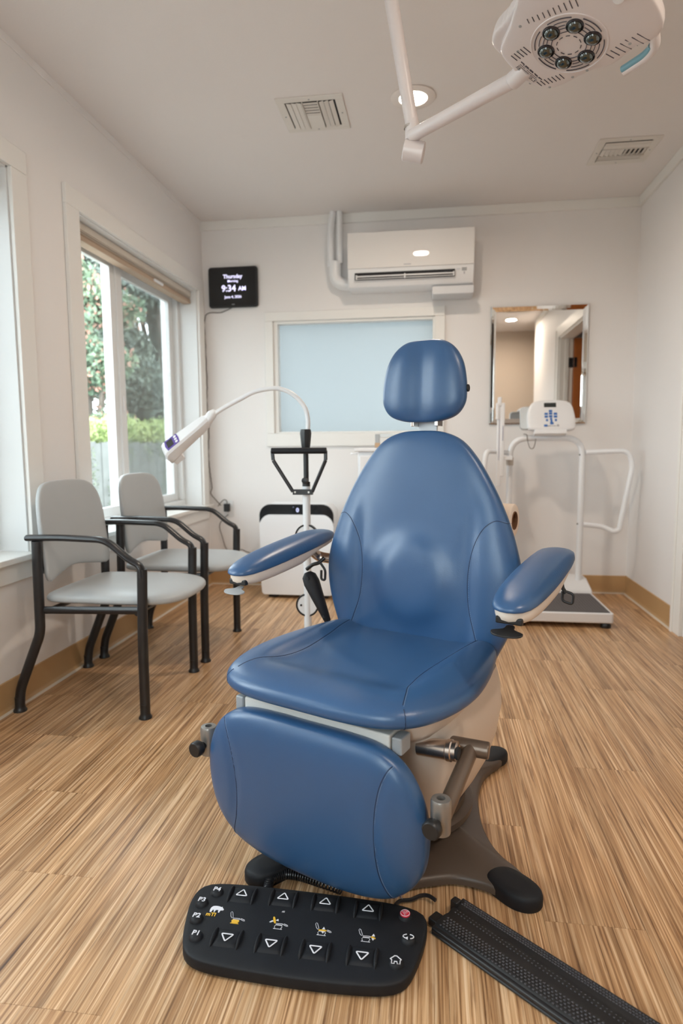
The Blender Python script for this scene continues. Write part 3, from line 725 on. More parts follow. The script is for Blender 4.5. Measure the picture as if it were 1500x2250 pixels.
# --- armrests
def arm(s):
    tilt = .06
    def af(a, b_, h):   # a across (outwards +), b along towards the feet
        return V(s * (.365 + a), b_, .690 - .12 * b_ + h)
    o_ = [(-.016, .230), (.016, .230), (.038, .208), (.049, .15), (.054, .06), (.054, -.04), (.050, -.14), (.038, -.205), (0, -.228), (-.038, -.205), (-.050, -.14), (-.054, -.04), (-.054, .06), (-.049, .15), (-.038, .208)]
    G = bpy.data.objects.new('armrest', None); link(G, CH)
    p = Pad(o_, af, .034, .012, 2.3, 3, None, cen=(0, 0), nang=96); p.build('arm_pad', LEATHER, G)
    sh = [(a * .93, b_ * .96) for a, b_ in o_]
    def sf(a, b_, h): return V(s * (.365 + a), b_, .683 - .12 * b_ + h * (1 if b_ > -.02 else max(.45, 1 + (b_ + .02) * 6)))
    q = Pad(sh, sf, .006, .036, 3, 4, None, cen=(0, 0), nang=96); q.build('arm_shell', CREAM, G, label='cream underside shell')
    boxo('release_slot', V(s * .365 - .028, .205, .632), V(s * .365 + .028, .218, .647), BLACKPL, G, .003)
    bm = B(); prism(bm, [(p_.x, p_.y) for p_ in crom([(-.008, .0, 0), (-.012, .015, 0), (-.033, .026, 0), (-.026, .040, 0), (0, .045, 0), (.026, .040, 0), (.033, .026, 0), (.012, .015, 0), (.008, 0, 0)], 3)], -.002, .002, lambda a, b_, h: V(s * .365 + a, .200 + b_, .624 - .25 * b_ + h)); fin('release_paddle', bm, GREYPL if s < 0 else BLACKPL, G, .001)
    bm = B(); tube(bm, bend([V(s * .365, -.13, .675), V(s * .36, -.16, .65), V(s * .25, -.185, .64)], .03), .012, 12, flat=1.4); fin('arm_bracket', bm, COPPER, G)
    return G
arm(1); arm(-1)
# D-ring hook under right arm, hand control clipped under left arm
bm = B(); c = Vector(V(.395, -.105, .630))
tube(bm, [c + Vector((.0, .0, .035)), c + Vector((.004, 0, .018)), c + Vector((.012, 0, .006))], .005, 8)
tube(bm, bend([c + Vector((.004, 0, .012)), c + Vector((.030, .0, .006)), c + Vector((.028, 0, -.020)), c + Vector((.004, 0, -.014)), c + Vector((.004, 0, .010))], .008), .0035, 8); fin('strap_hook', bm, BLACKPL, CH, label='black square strap hook under the right arm')
HC = bpy.data.objects.new('hand_control', None); link(HC, CH); HC['label'] = 'black tapered hand control hanging under the left arm'
bm = B(); A0, A1 = Vector(V(-.355, -.10, .600)), Vector(V(-.288, -.10, .468))
tube(bm, [A0 + (A0 - A1).normalized() * .012, A0, A0 + (A1 - A0) * .15, A0 + (A1 - A0) * .55, A1, A1 + (A1 - A0).normalized() * .008], lambda i: (.012, .025, .0285, .021, .012, .004)[i], 16, flat=.8, upv=(1, 0, 0)); fin('control_body', bm, RUBBER, HC)
bm = B(); cyl(bm, A0 + Vector((.010, -.026, -.004)), A0 + Vector((.010, -.014, -.004)), .007, 12); cyl(bm, A1 + Vector((-.006, -.016, .014)), A1 + Vector((-.006, -.008, .014)), .004, 10); fin('control_button', bm, DARK, HC)
bm = B(); tube(bm, crom([A0 + Vector((-.008, 0, .020)), A0 + Vector((.014, 0, .036)), A0 + Vector((.036, 0, .044)), A0 + Vector((.052, .01, .060))], 5, False), .006, 10); fin('control_hanger', bm, BLACKPL, HC)
bm = B(); c = A0 + Vector((.047, 0, .012)); tube(bm, bend([c + Vector((-.004, 0, .032)), c + Vector((.014, 0, .012)), c + Vector((.012, 0, -.020)), c + Vector((-.002, 0, -.018)), c + Vector((-.001, 0, .01))], .010), .0038, 8); fin('hanger_ring', bm, BLACKPL, HC)
# paper roll behind the backrest
pr = thing('exam_paper_roll', 'cream exam paper roll mounted behind the blue backrest', 'paper roll', (-.085, 1.64, 0), TH)
bm = B(); N = 40
R0, R1 = .047, .026; c = V(0, -.288, .785)
rings = []
for r_, xx in ((R1, .222), (R0 - .002, .222), (R0, .220), (R0, -.22), (R1, -.22), (R1, .222)):
    rings.append([bm.verts.new((xx, c[1] + r_ * math.cos(2 * PI * k / N), c[2] + r_ * math.sin(2 * PI * k / N))) for k in range(N)])
for A, C in zip(rings, rings[1:]):
    for k in range(N): bm.faces.new((A[k], A[(k + 1) % N], C[(k + 1) % N], C[k]))
fin('paper', bm, PAPER, pr, ang=50)
bm = B(); rings = []
for r_, xx in ((R1 - .003, .224), (R1 - .0002, .224), (R1 - .0002, -.224), (R1 - .003, -.224), (R1 - .003, .224)):
    rings.append([bm.verts.new((xx, c[1] + r_ * math.cos(2 * PI * k / N), c[2] + r_ * math.sin(2 * PI * k / N))) for k in range(N)])
for A, C in zip(rings, rings[1:]):
    for k in range(N): bm.faces.new((A[k], A[(k + 1) % N], C[(k + 1) % N], C[k]))
fin('cardboard_core', bm, CARD, pr, ang=50)
bm = B(); cyl(bm, (-.235, c[1], c[2]), (.19, c[1], c[2]), .006, 10)
for sx in (-.232,): box(bm, (sx - .002, c[1] - .05 + .0, c[2] - .008), (sx + .002, c[1] + .004, c[2] + .008))
fin('spindle', bm, CHROME, pr)
bm = B(); prism(bm, [(0, 0), (.0012, 0), (.0012, -.12), (0, -.12)], -.21, .21, lambda a, b_, h: (h, c[1] - R0 + a, c[2] + b_)); fin('loose_sheet', bm, PAPER, pr)

# ================================================================ FOOT PEDALS
FP = thing('foot_control_pedal', 'black rubber foot control pedal with arrow buttons lying in front of the exam chair', 'foot pedal', (-.252, 1.150, 0), math.radians(-1))
o_ = [(a + .252, b_ - 1.150) for a, b_ in [(-.470, 1.255), (-.498, 1.238), (-.505, 1.20), (-.496, 1.15), (-.482, 1.10), (-.462, 1.063), (-.420, 1.045), (-.33, 1.038), (-.237, 1.035), (-.14, 1.037), (-.07, 1.045), (-.035, 1.066), (-.014, 1.12), (-.002, 1.18), (-.002, 1.215), (-.016, 1.236), (-.06, 1.250), (-.15, 1.257), (-.285, 1.261), (-.40, 1.261)]]
ped = Pad(o_, lambda a, b_, h: (a, b_, .014 + h), .017, .013, 9, 8, None, cen=(0, 0), nang=120)
ped.build('pedal_body', RUBBER, FP)
PZ = .0310
ups = [(-.398, 1.223), (-.307, 1.226), (-.215, 1.225), (-.123, 1.218)]; dns = [(-.391, 1.103), (-.301, 1.101), (-.212, 1.099), (-.121, 1.098)]
def rocker(c, sgn):
    G = bpy.data.objects.new('rocker_button', None); link(G, FP)
    cx, cy = c[0] + .252, c[1] - 1.150
    bm = B(); L = .026; W_ = .024; n_ = 14; grid = []
    for i in range(n_ + 1):
        a = -L + 2 * L * i / n_; rowv = []
        for j in range(11):
            b_ = -W_ + 2 * W_ * j / 10
            z = PZ - .002 + .0065 * max(0, 1 - (a / L) ** 4) ** .5 * max(0, 1 - (b_ / W_) ** 4) ** .6 - .0015 * math.exp(-(b_ / .012) ** 2)
            rowv.append(bm.verts.new((cx + a, cy + b_, z)))
        grid.append(rowv)
    for i in range(n_):
        for j in range(10): bm.faces.new((grid[i][j], grid[i + 1][j], grid[i + 1][j + 1], grid[i][j + 1]))
    fin('rocker_face', bm, RUBBER, G, ang=80)
    for q_ in (-1, 1):
        bm = B(); rr = []
        for i in range(13):
            t = -1 + 2 * i / 12; w_ = .0045 * math.sqrt(max(.001, 1 - t * t)); hh = .0105 * (1 - t * t) ** .7
            rr.append([bm.verts.new((cx + q_ * .0265 + w_ * math.cos(PI * k / 8), cy + t * .0265, PZ - .001 + hh * math.sin(PI * k / 8))) for k in range(9)])
        for A, C in zip(rr, rr[1:]):
            for k in range(8): bm.faces.new((A[k], A[k + 1], C[k + 1], C[k]))
        fin('rocker_ridge', bm, RUBBER, G, ang=80)
    r_ = .0135; pts = [Vector((cx + r_ * math.sin(k * 2 * PI / 3) * 1.05, cy + sgn * r_ * math.cos(k * 2 * PI / 3) * .9 , 0)) for k in range(3)]
    mid = (pts[0] + pts[1]) / 2
    bm = B(); tube(bm, bend([mid, pts[1], pts[2], pts[0], mid], .003, 4), .0014, 6, flat=.5, upv=(0, 0, 1)); fin('arrow_mark', bm, WHITEPR, G, xf=T(0, 0, PZ + .0048), label='white triangle outline')
for c in ups: rocker(c, 1)
for c in dns: rocker(c, -1)
def fbtn(s_, c):
    G = bpy.data.objects.new('round_button', None); link(G, FP)
    cx, cy = c[0] + .252, c[1] - 1.150
    bm = B(); lathe(bm, [(.0145, PZ - .002), (.0135, PZ + .002), (.011, PZ + .0055), (.007, PZ + .007), (0, PZ + .0075)], (cx, cy, 0), 24); fin('button_dome', bm, RUBBER, G)
    return G, cx, cy
for s_, c in (('P4', (-.455, 1.223)), ('P3', (-.488, 1.193)), ('P2', (-.480, 1.145)), ('P1', (-.453, 1.098))):
    if s_ == 'P3': c = (-.476, 1.188)
    if s_ == 'P2': c = (-.470, 1.143)
    G, cx, cy = fbtn(s_, c); txt(s_, .0165, WHITEPR, G, T(cx, cy + .001, PZ + .0076), bold=.0003)
# bear emblem and letters
bx, by = -.438 + .252, 1.174 - 1.150
def shape(pts, M, nm, z=PZ + .0004, k=4, closed=True, h=.0006, parent=FP):
    bm = B(); P_ = crom([(a, b_, 0) for a, b_ in pts], k); prism(bm, [(p.x, p.y) for p in P_], z - h, z + h); return fin(nm, bm, M, parent)
bear = [(-.013, -.006), (-.0135, .002), (-.010, .008), (-.003, .0095), (.004, .009), (.008, .0075), (.010, .009), (.011, .006), (.015, .002), (.013, -.001), (.009, -.001), (.008, -.007), (.005, -.007), (.004, -.001), (-.001, -.0015), (-.002, -.007), (-.0045, -.007), (-.005, -.002), (-.008, -.002), (-.009, -.008), (-.0125, -.008)]
shape([(bx + a, by + b_) for a, b_ in bear], WHITEPR, 'bear_emblem', k=2)
txt('mTI', .013, YELLOW, FP, T(bx - .007, by - .0150, PZ + .0006) @ Matrix.Scale(1, 4), bold=.0004)
def line(pts, M, r=.0006, nm='icon_line', closed=False, z=PZ + .0006, parent=None):
    bm = B(); tube(bm, [(a, b_, z) for a, b_ in pts], r, 5, closed=closed, upv=(0, 0, 1)); return fin(nm, bm, M, parent or FP)
for i, c in enumerate([(-.389, 1.155), (-.298, 1.154), (-.208, 1.151), (-.119, 1.148)]):
    cx, cy = c[0] + .252, c[1] - 1.150
    G = bpy.data.objects.new('chair_icon', None); link(G, FP); G['label'] = ('chair icon with yellow base', 'chair icon with yellow back', 'chair icon with yellow seat', 'chair icon with yellow leg rest')[i]
    bk = [(cx - .0155, cy + .018), (cx - .0125, cy + .016), (cx - .0075, cy + .003), (cx - .0095, cy + .001), (cx - .013, cy + .005), (cx - .0165, cy + .015)]
    st_ = [(cx - .007, cy + .001), (cx + .007, cy + .0015), (cx + .009, cy + .0005), (cx + .006, cy - .002), (cx - .006, cy - .002)]
    lg = [(cx + .010, cy + .002), (cx + .018, cy - .001), (cx + .019, cy - .003), (cx + .016, cy - .0035), (cx + .010, cy - .001)]
    bs = [(cx - .006, cy - .003), (cx - .008, cy - .007), (cx - .006, cy - .011), (cx - .009, cy - .013), (cx + .009, cy - .013), (cx + .006, cy - .011), (cx + .008, cy - .007), (cx + .006, cy - .003)]
    for j, s_ in enumerate((bs, bk, st_, lg)):
        if i == j: shape(s_, YELLOW, 'icon_fill', k=2, parent=G)
        else: line(s_, WHITEPR, .0005, closed=True, parent=G)
    if i == 1: shape([(cx - .021, cy + .003), (cx - .016, cy + .008), (cx - .013, cy + .006), (cx - .019, cy + .002)], WHITEPR, 'icon_arrow', k=1, parent=G); shape([(cx - .009, cy + .009), (cx - .005, cy + .013), (cx - .003, cy + .008)], WHITEPR, 'icon_arrow', k=1, parent=G)
    if i >= 2:
        ax_ = cx + (.002 if i == 2 else .014)
        shape([(ax_ - .003, cy + .003), (ax_, cy + .009), (ax_ + .003, cy + .003)], WHITEPR, 'icon_arrow', k=1, parent=G); shape([(ax_ - .003, cy - .003), (ax_, cy - .008), (ax_ + .003, cy - .003)], WHITEPR, 'icon_arrow', k=1, parent=G)
# little mark between second and third rows
shape([(-.298 + .252 - .003, 1.187 - 1.15), (-.298 + .252 + .003, 1.187 - 1.15), (-.298 + .252 + .003, 1.191 - 1.15), (-.298 + .252 - .002, 1.190 - 1.15)], GREYPR, 'small_mark', k=1)
G, cx, cy = fbtn('stop', (-.046, 1.213))
bm = B(); lathe(bm, [(.0105, PZ + .0060), (.0105, PZ + .0082), (0, PZ + .0084)], (cx, cy, 0), 24); fin('stop_disc', bm, RED, G, label='red stop mark')
line([(cx - .0065, cy + .005), (cx + .0065, cy + .005), (cx, cy - .007)], WHITEPR, .0006, closed=True, z=PZ + .0086, parent=G); line([(cx - .003, cy + .004), (cx, cy - .001), (cx, cy - .004)], WHITEPR, .0005, z=PZ + .0086, parent=G); line([(cx + .003, cy + .004), (cx, cy - .001)], WHITEPR, .0005, z=PZ + .0086, parent=G)
line([(cx + .0092 * math.cos(t * PI / 12), cy + .0092 * math.sin(t * PI / 12)) for t in range(24)], WHITEPR, .0006, closed=True, z=PZ + .0085, parent=G)
G, cx, cy = fbtn('swivel', (-.036, 1.152))
line([(cx + .0105 * math.cos(t), cy + .0055 * math.sin(t)) for t in [i * .25 - 1.2 for i in range(11)]], WHITEPR, .0009, z=PZ + .0078, parent=G); line([(cx + .0105 * math.cos(t), cy + .0055 * math.sin(t)) for t in [i * .25 + 1.9 for i in range(11)]], WHITEPR, .0009, z=PZ + .0078, parent=G)
shape([(cx - .001, cy - .008), (cx - .001, cy - .001), (cx - .006, cy - .0045)], WHITEPR, 'icon_arrow', z=PZ + .0078, k=1, parent=G)
G, cx, cy = fbtn('home', (-.056, 1.092))
line([(cx - .011, cy + .001), (cx - .003, cy + .009), (cx + .001, cy + .009), (cx + .010, cy + .001), (cx + .008, cy - .0005), (cx + .008, cy - .009), (cx + .003, cy - .009), (cx + .002, cy - .004), (cx - .003, cy - .004), (cx - .003, cy - .009), (cx - .008, cy - .009), (cx - .008, cy - .0005)], WHITEPR, .0010, closed=True, z=PZ + .0078, parent=G)

# coiled cord to the pedal
bm = B(); base = crom([(-.352, 1.268, .014), (-.352, 1.300, .016), (-.325, 1.322, .016), (-.285, 1.320, .016), (-.240, 1.306, .016), (-.19, 1.290, .016)], 10, False)
pts = []; tot = len(base) - 1; TURN = 34
for i in range(TURN * 10 + 1):
    f = i / (TURN * 10) * tot; k = min(tot - 1, int(f)); p = base[k].lerp(base[k + 1], f - k); t = (base[k + 1] - base[k]).normalized(); n_ = Vector((-t.y, t.x, 0))
    a = 2 * PI * i / 10; pts.append(p + n_ * .0095 * math.cos(a) + Vector((0, 0, .0095 * math.sin(a) + .001)))
tube(bm, pts, .0021, 5); tag(fin('coiled_cord', bm, BLACKSAT), 'black coiled cord on the floor between the exam chair and its foot pedal', 'cord')

# second long foot bar
ang = math.radians(-39.2)
FB = thing('foot_bar_pedal', 'long black ribbed foot bar lying on the floor at bottom right', 'foot pedal', (.046, 1.252, 0), ang)
prof = [(-.058, 0), (.050, 0), (.052, .004), (.052, .020), (.048, .024), (.030, .0235), (.024, .019), (.018, .019), (.010, .022), (-.002, .0185), (-.018, .022), (-.040, .021), (-.048, .0175), (-.054, .010), (-.060, .004)]
bm = B(); prism(bm, prof, 0, .66, lambda a, b_, h: (h, a, b_)); fin('bar_body', bm, BLACKPL, FB, .0015)
bm = B()
def stud(x_, y_, z_, sx=.0021, sy=.0019):
    lo = [bm.verts.new((x_ + a * sx, y_ + b_ * sy, z_)) for a, b_ in ((-1, -1), (1, -1), (1, 1), (-1, 1))]; hi = [bm.verts.new((x_ + a * sx * .55, y_ + b_ * sy * .55, z_ + .0016)) for a, b_ in ((-1, -1), (1, -1), (1, 1), (-1, 1))]
    bm.faces.new(hi)
    for k in range(4): bm.faces.new((lo[k], lo[(k + 1) % 4], hi[(k + 1) % 4], hi[k]))
for j in range(6):
    for i in range(82): stud(.012 + i * .0078 + (j % 2) * .0039, -.044 + j * .0062, (.0195, .0208, .0213, .0216, .0217, .0190)[j])
for j in range(3):
    for i in range(110): stud(.010 + i * .0058 + (j % 2) * .0029, .0320 + j * .0056, .0238, .0024, .0016)
for j in range(2):
    for i in range(82): stud(.012 + i * .0078, .0055 + j * .007, .0205, .0016, .0014)
fin('grip_studs', bm, mat('stud_black', (.07, .07, .08), .22, var=(20, .1)), FB, kind='stuff')
bm = B(); tube(bm, [(.0, -.052, .010), (.66, -.052, .010)], .0065, 10); fin('edge_roll', bm, BLACKSAT, FB)
bm = B(); box(bm, (-.012, .018, .002), (.006, .036, .030)); box(bm, (-.020, -.046, .002), (.004, -.018, .020)); fin('end_block', bm, BLACKPL, FB, .003)
bm = B(); tube(bm, crom([(-.072, 1.262, .006), (-.060, 1.283, .007), (-.035, 1.290, .008), (-.015, 1.302, .010), (.002, 1.302, .012), (.018, 1.290, .012)], 8, False), .0042, 8); tag(fin('pedal_cable', bm, BLACKSAT), 'short black cable joining the foot bar to the exam chair', 'cable')

# ================================================================ RECEPTION CHAIRS
def reception_chair(loc, label):
    t = thing('armchair', label, 'chair', loc, 0, 'grey waiting chairs along the window wall')
    fy = .243; r_ = .0165
    for s in (-1, 1):
        y = s * fy
        fr = bpy.data.objects.new('side_frame', None); link(fr, t)
        bm = B(); tube(bm, bend([(-.254, y, .012), (-.246, y, .085), (-.150, y, .310), (-.145, y, .655)], .03), r_, 14, flat=1.15); fin('rear_leg', bm, BLACKSAT, fr)
        bm = B(); tube(bm, [(.252, y, .012), (.254, y, .30), (.2622, y, .560)], r_, 14, flat=1.15); fin('front_leg', bm, BLACKSAT, fr)
        bm = B(); tube(bm, bend([(-.183, y * .985, .667), (-.05, y, .670), (.130, y, .664), (.215, y, .592), (.258, y, .572), (.2625, y, .530)], .04, 7), .0195, 14, flat=.62, upv=(0, 0, 1)); ob = fin('arm', bm, BLACKSAT, fr)
        for x_ in (-.252, .252):
            bm = B(); lathe(bm, [(.024, 0), (.0245, .005), (.020, .012), (.018, .020), (.018, .055)], (x_, y, 0), 18); fin('foot_glide', bm, BLACKPL, fr)
    bm = B()
    for s in (-1, 1): tube(bm, [(-.148, s * (fy - .006), .395), (.258, s * (fy - .006), .405)], .011, 10, flat=1.3)
    tube(bm, [(-.12, -fy, .392), (-.12, fy, .392)], .010, 10); tube(bm, [(.235, -fy, .395), (.235, fy, .395)], .010, 10)
    fin('seat_rail', bm, BLACKSAT, t)
    so = [(.375, 0), (.37, .09), (.345, .165), (.29, .212), (.20, .229), (.0, .229), (-.11, .222), (-.150, .19), (-.158, .1), (-.16, 0)]
    so = so + [(a, -b_) for a, b_ in reversed(so[1:-1])]
    Pad(so, lambda a, b_, h: (a, b_, .432 + h - .10 * max(0, a - .22) ** 1.5), .032, .026, 3.2, 3, None, cen=(.09, 0), nang=96).build('seat', FABRIC, t)
    bo = [(.0, .868), (.10, .866), (.165, .852), (.206, .81), (.224, .74), (.228, .66), (.228, .56), (.226, .518), (.205, .497), (.14, .506), (0, .524)]
    def bf(a, b_, h):
        return (-.150 + h - .10 * (b_ - .5) - .0 + 1.1 * a * a * .55, a, b_)
    Pad(sym(bo), bf, .020, .022, 3.5, 3.5, None, cen=(0, .68), nang=120).build('backrest', FABRIC, t)
    bm = B()
    for s in (-1, 1): box(bm, (-.163, s * .222, .53), (-.135, s * .236, .60))
    fin('back_bracket', bm, BLACKPL, t, .002)
    return t
rc1 = reception_chair((-1.290, 2.357, 0), 'grey armchair with black frame nearest the camera, against the window wall')
rc2 = copy_tree(rc1); rc2.location = (-1.284, 2.975, 0); rc2['label'] = 'grey armchair with black frame farther back, nearest the corner outlet'

# ================================================================ VEIN VIEWER LAMP ON STAND
ST = thing('vein_viewer_stand', 'white gooseneck vein viewer with purple keypad on a rolling stand with black handle', 'medical device', (-.468, 2.35, 0))
bm = B(); cyl(bm, (0, 0, .10), (0, 0, .845), .0148, 20); fin('pole', bm, WHITEMT, ST)
bm = B(); cyl(bm, (0, 0, .845), (0, 0, .862), .0150, 20); cyl(bm, (0, 0, .862), (0, 0, 1.0), .0100, 16); fin('inner_pole', bm, BLACKPL, ST)
bm = B(); lathe(bm, [(0, 0), (.010, .002), (.012, .008), (.012, .016), (.006, .020), (.005, .028)], (0, -.040, .868), 16, 'y'); fin('height_knob', bm, BLACKPL, ST)
bm = B(); tube(bm, [(0, 0, .985), (0, 0, 1.0), (0, 0, 1.045), (0, 0, 1.060)], lambda i: (.016, .018, .0225, .020)[i], 8); fin('neck_socket', bm, BLACKPL, ST, .002)
neck = crom([(.008, 0, 1.055), (.009, 0, 1.10), (-.004, 0, 1.145), (-.045, 0, 1.190), (-.095, 0, 1.212), (-.140, 0, 1.213), (-.195, 0, 1.203), (-.245, 0, 1.180), (-.310, 0, 1.148), (-.362, -.005, 1.117)], 8, False)
bm = B(); tube(bm, neck, .0085, 14); fin('gooseneck', bm, WHITEPL, ST)
bm = B()
for k in range(14):
    p, q_ = neck[2 + k], neck[3 + k]; tube(bm, [p, p + (q_ - p) * .35], .0089, 14)
fin('neck_rings', bm, WHITEMT, ST, kind='stuff')
ax_ = Vector((-.175, -.03, -.135)).normalized(); nn = Vector((-.30, -.74, .60)); nn = (nn - ax_ * nn.dot(ax_)).normalized(); sd = nn.cross(ax_).normalized()
D0 = Vector((-.375, -.006, 1.108)); DM = axes(D0, ax_, sd, nn)
HD = bpy.data.objects.new('vein_viewer_head', None); link(HD, ST); HD['label'] = 'white handheld scanner head with purple keypad'
bm = B(); rings = []
for x_, hw, t0, t1 in ((0, .014, -.018, .012), (.02, .022, -.024, .016), (.05, .026, -.028, .016), (.15, .034, -.033, .017), (.204, .038, -.038, .017), (.216, .037, -.042, .012), (.224, .032, -.044, -.004)):
    rings.append([bm.verts.new((x_, y_, z_)) for y_, z_ in ((-hw, t1 - .010), (-hw + .006, t1), (hw - .006, t1), (hw, t1 - .010), (hw * .92, t0 + .006), (hw * .8, t0), (-hw * .8, t0), (-hw * .92, t0 + .006))])
for A, C in zip(rings, rings[1:]):
    for k in range(8): bm.faces.new((A[k], A[(k + 1) % 8], C[(k + 1) % 8], C[k]))
bm.faces.new(rings[0]); bm.faces.new(rings[-1]); fin('scanner_case', bm, WHITEPL, HD, .0025, 30, xf=DM)
bm = B(); prism(bm, rrect(.172, -.027, .216, .027, .004), -.032, -.062, lambda a, b_, h: (a, b_, h)); fin('lens_hood', bm, WHITEPL, HD, .003, xf=DM)
bm = B(); prism(bm, [(.140, -.027), (.196, -.030), (.201, .0), (.196, .030), (.140, .027), (.137, 0)], .0168, .0184); fin('keypad', bm, PURPLE, HD, .0005, xf=DM, label='purple keypad')
bm = B(); prism(bm, rrect(.164, -.020, .191, .020, .002), .0184, .0192); fin('display', bm, LCD, HD, xf=DM)
for yy in (-.016, 0, .016):
    bm = B(); lathe(bm, [(.0065, .0183), (.006, .0198), (0, .02)], (.150, yy, 0), 14); fin('key', bm, WHITEPL, HD, xf=DM)
bm = B(); lathe(bm, [(.009, .0), (.008, .002), (0, .0025)], (0, 0, 0), 14); fin('side_button', bm, PURPLE, HD, xf=DM @ T(.10, -.0262, -.008) @ Matrix.Rotation(PI / 2, 4, 'X'), label='purple side button')
txt('accuvein', .013, DARKPR, HD, DM @ T(.155, -.0305, -.012) @ axes((0, 0, 0), (-1, 0, 0), (0, 0, 1), (0, -1, 0)))
bm = B(); lathe(bm, [(.006, -.030), (.018, -.026), (.019, .010), (.012, .024), (.008, .030)], (0, 0, 0), 20); fin('swivel_joint', bm, WHITEPL, HD, .001, xf=T(-.370, -.004, 1.112) @ Matrix.Rotation(math.radians(40), 4, 'Y'))
# trapezoid handle
bm = B(); cyl(bm, (-.122, -.045, .980), (.086, -.045, .980), .0115, 20); fin('grip', bm, RUBBER, ST, .001)
bm = B()
for a, b_ in (((-.119, -.045, .980), (-.116, -.045, .945)), ((-.116, -.045, .945), (-.045, -.03, .826)), ((.083, -.045, .980), (.083, -.045, .945)), ((.083, -.045, .945), (.028, -.03, .826))):
    tube(bm, [a, b_], .0045, 8, flat=1.6)
box(bm, (-.046, -.034, .815), (.030, -.016, .835)); fin('handle_frame', bm, BLACKSAT, ST, .001)
bm = B()
for xx in (-.036, .016): cyl(bm, (xx, -.038, .825), (xx, -.032, .825), .004, 10)
fin('handle_bolts', bm, CHROME, ST)
for z_ in (.655, .385):
    bm = B(); lathe(bm, [(.0149, -.010), (.038, -.010), (.040, -.006), (.040, .006), (.038, .010), (.0149, .010)], (0, 0, z_), 28, 'y'); fin('clamp_disc', bm, WHITEPL, ST, .001)
    bm = B(); lathe(bm, [(.0395, -.011), (.045, -.011), (.045, .006), (.0395, .006)], (0, 0, z_), 28, 'y', True); fin('clamp_disc_rim', bm, BLACKPL, ST)
    bm = B(); cyl(bm, (-.024, -.014, z_), (-.024, -.009, z_), .004, 10); fin('clamp_bolt', bm, DARK, ST)
for k in range(5):
    a = 2 * PI * k / 5 + .3; bm = B(); tube(bm, [(0, 0, .10), (.05 * math.cos(a), .05 * math.sin(a), .095), (.22 * math.cos(a), .22 * math.sin(a), .07)], .015, 10, flat=.8); fin('base_leg', bm, WHITEMT, ST)
    bm = B(); c = Vector((.22 * math.cos(a), .22 * math.sin(a), .028)); tx = Vector((-math.sin(a), math.cos(a), 0)) * .012; cyl(bm, c - tx, c + tx, .028, 20); cyl(bm, c + Vector((0, 0, .02)), c + Vector((0, 0, .062)), .006, 8); fin('caster', bm, BLACKPL, ST, .002)

# ================================================================ AIR PURIFIER
AP = thing('air_purifier', 'large white air purifier with black display band against the back wall', 'air purifier', (-.858, 3.97, 0))
bm = B(); prism(bm, rrect(-.244, .022, .244, .622, .075, 8), .012, .20, lambda a, b_, h: (a * (1 - .03 * (b_ < .1)), h, b_)); fin('case', bm, WHITEPL, AP, .01)
bm = B(); out_ = rrect(-.244, .022, .244, .622, .075, 8)
band = [(-.244, .500)] + [(-.244, .547)] + [(-.169 + .075 * math.cos(a), .547 + .075 * math.sin(a)) for a in [PI - i * PI / 16 for i in range(0, 9)]] + [(.169 + .075 * math.cos(a), .547 + .075 * math.sin(a)) for a in [PI / 2 - i * PI / 16 for i in range(0, 9)]] + [(.244, .500)]
inner = [(.225 - .0, .530)] + [(.165 + .055 * math.cos(a), .492 + .060 * math.sin(a)) for a in [i * PI / 16 for i in range(3, 9)]] + [(-.165 + .055 * math.cos(a), .492 + .060 * math.sin(a)) for a in [PI / 2 + i * PI / 16 for i in range(0, 6)]] + [(-.225, .530)]
prism(bm, band + inner, -.012, .002, lambda a, b_, h: (a, h, b_)); fin('display_band', bm, mat('gloss_black', (.012, .013, .016), .12, var=(9, .1)), AP, .001)
fp = [(-.240, .10), (-.244, .49)] + [(-.169 + .072 * math.cos(a), .483 + .072 * math.sin(a)) for a in [PI - i * PI / 16 for i in range(0, 9)]] + [(.169 + .072 * math.cos(a), .483 + .072 * math.sin(a)) for a in [PI / 2 - i * PI / 16 for i in range(0, 9)]] + [(.244, .49), (.240, .10), (.235, .04), (.222, .026), (-.222, .026), (-.235, .04)]
bm = B(); prism(bm, fp, -.013, .011, lambda a, b_, h: (a, h, b_)); fin('front_panel', bm, WHITEMT, AP, .002)
txt('0', .038, emis('digit', (.65, .68, 1), .8), AP, axes((.010, -.0125, .584), (1, 0, 0), (0, 0, 1), (0, -1, 0)), name='display_digit')
txt('PM', .006, emis('digit2', (.5, .52, .8), .4), AP, axes((-.018, -.0125, .603), (1, 0, 0), (0, 0, 1), (0, -1, 0)), name='display_digit')
for sx in (-.17, .17): boxo('foot', (sx - .03, .02, 0), (sx + .03, .17, .024), BLACKPL, AP, .003)

# ================================================================ CART BEHIND CHAIR
CT = thing('equipment_cart', 'white equipment cart with guard rail, mostly hidden behind the exam chair', 'cart', (-.19, 3.70, 0))
boxo('top', (-.235, -.19, .962), (.235, .19, .982), WHITEPL, CT, .005)
boxo('cabinet', (-.215, -.17, .10), (.215, .17, .962), WHITEMT, CT, .004)
for k in range(4):
    dr = boxo('drawer', (-.205, -.186, .13 + k * .205), (.205, -.170, .325 + k * .205), WHITEPL, CT, .004); boxo('pull', (-.07, -.198, .285 + k * .205), (.07, -.187, .300 + k * .205), GREYPL, dr, .002)
for sx in (-.19, .19):
    for sy in (-.15, .15):
        bm = B(); cyl(bm, (sx - .011, sy, .034), (sx + .011, sy, .034), .034, 18); box(bm, (sx - .006, sy - .006, .05), (sx + .006, sy + .006, .10)); fin('caster', bm, BLACKPL, CT, .002)
bm = B(); box(bm, (-.145, .13, .982), (-.118, .155, 1.065)); fin('post', bm, GREYPL, CT, .002)
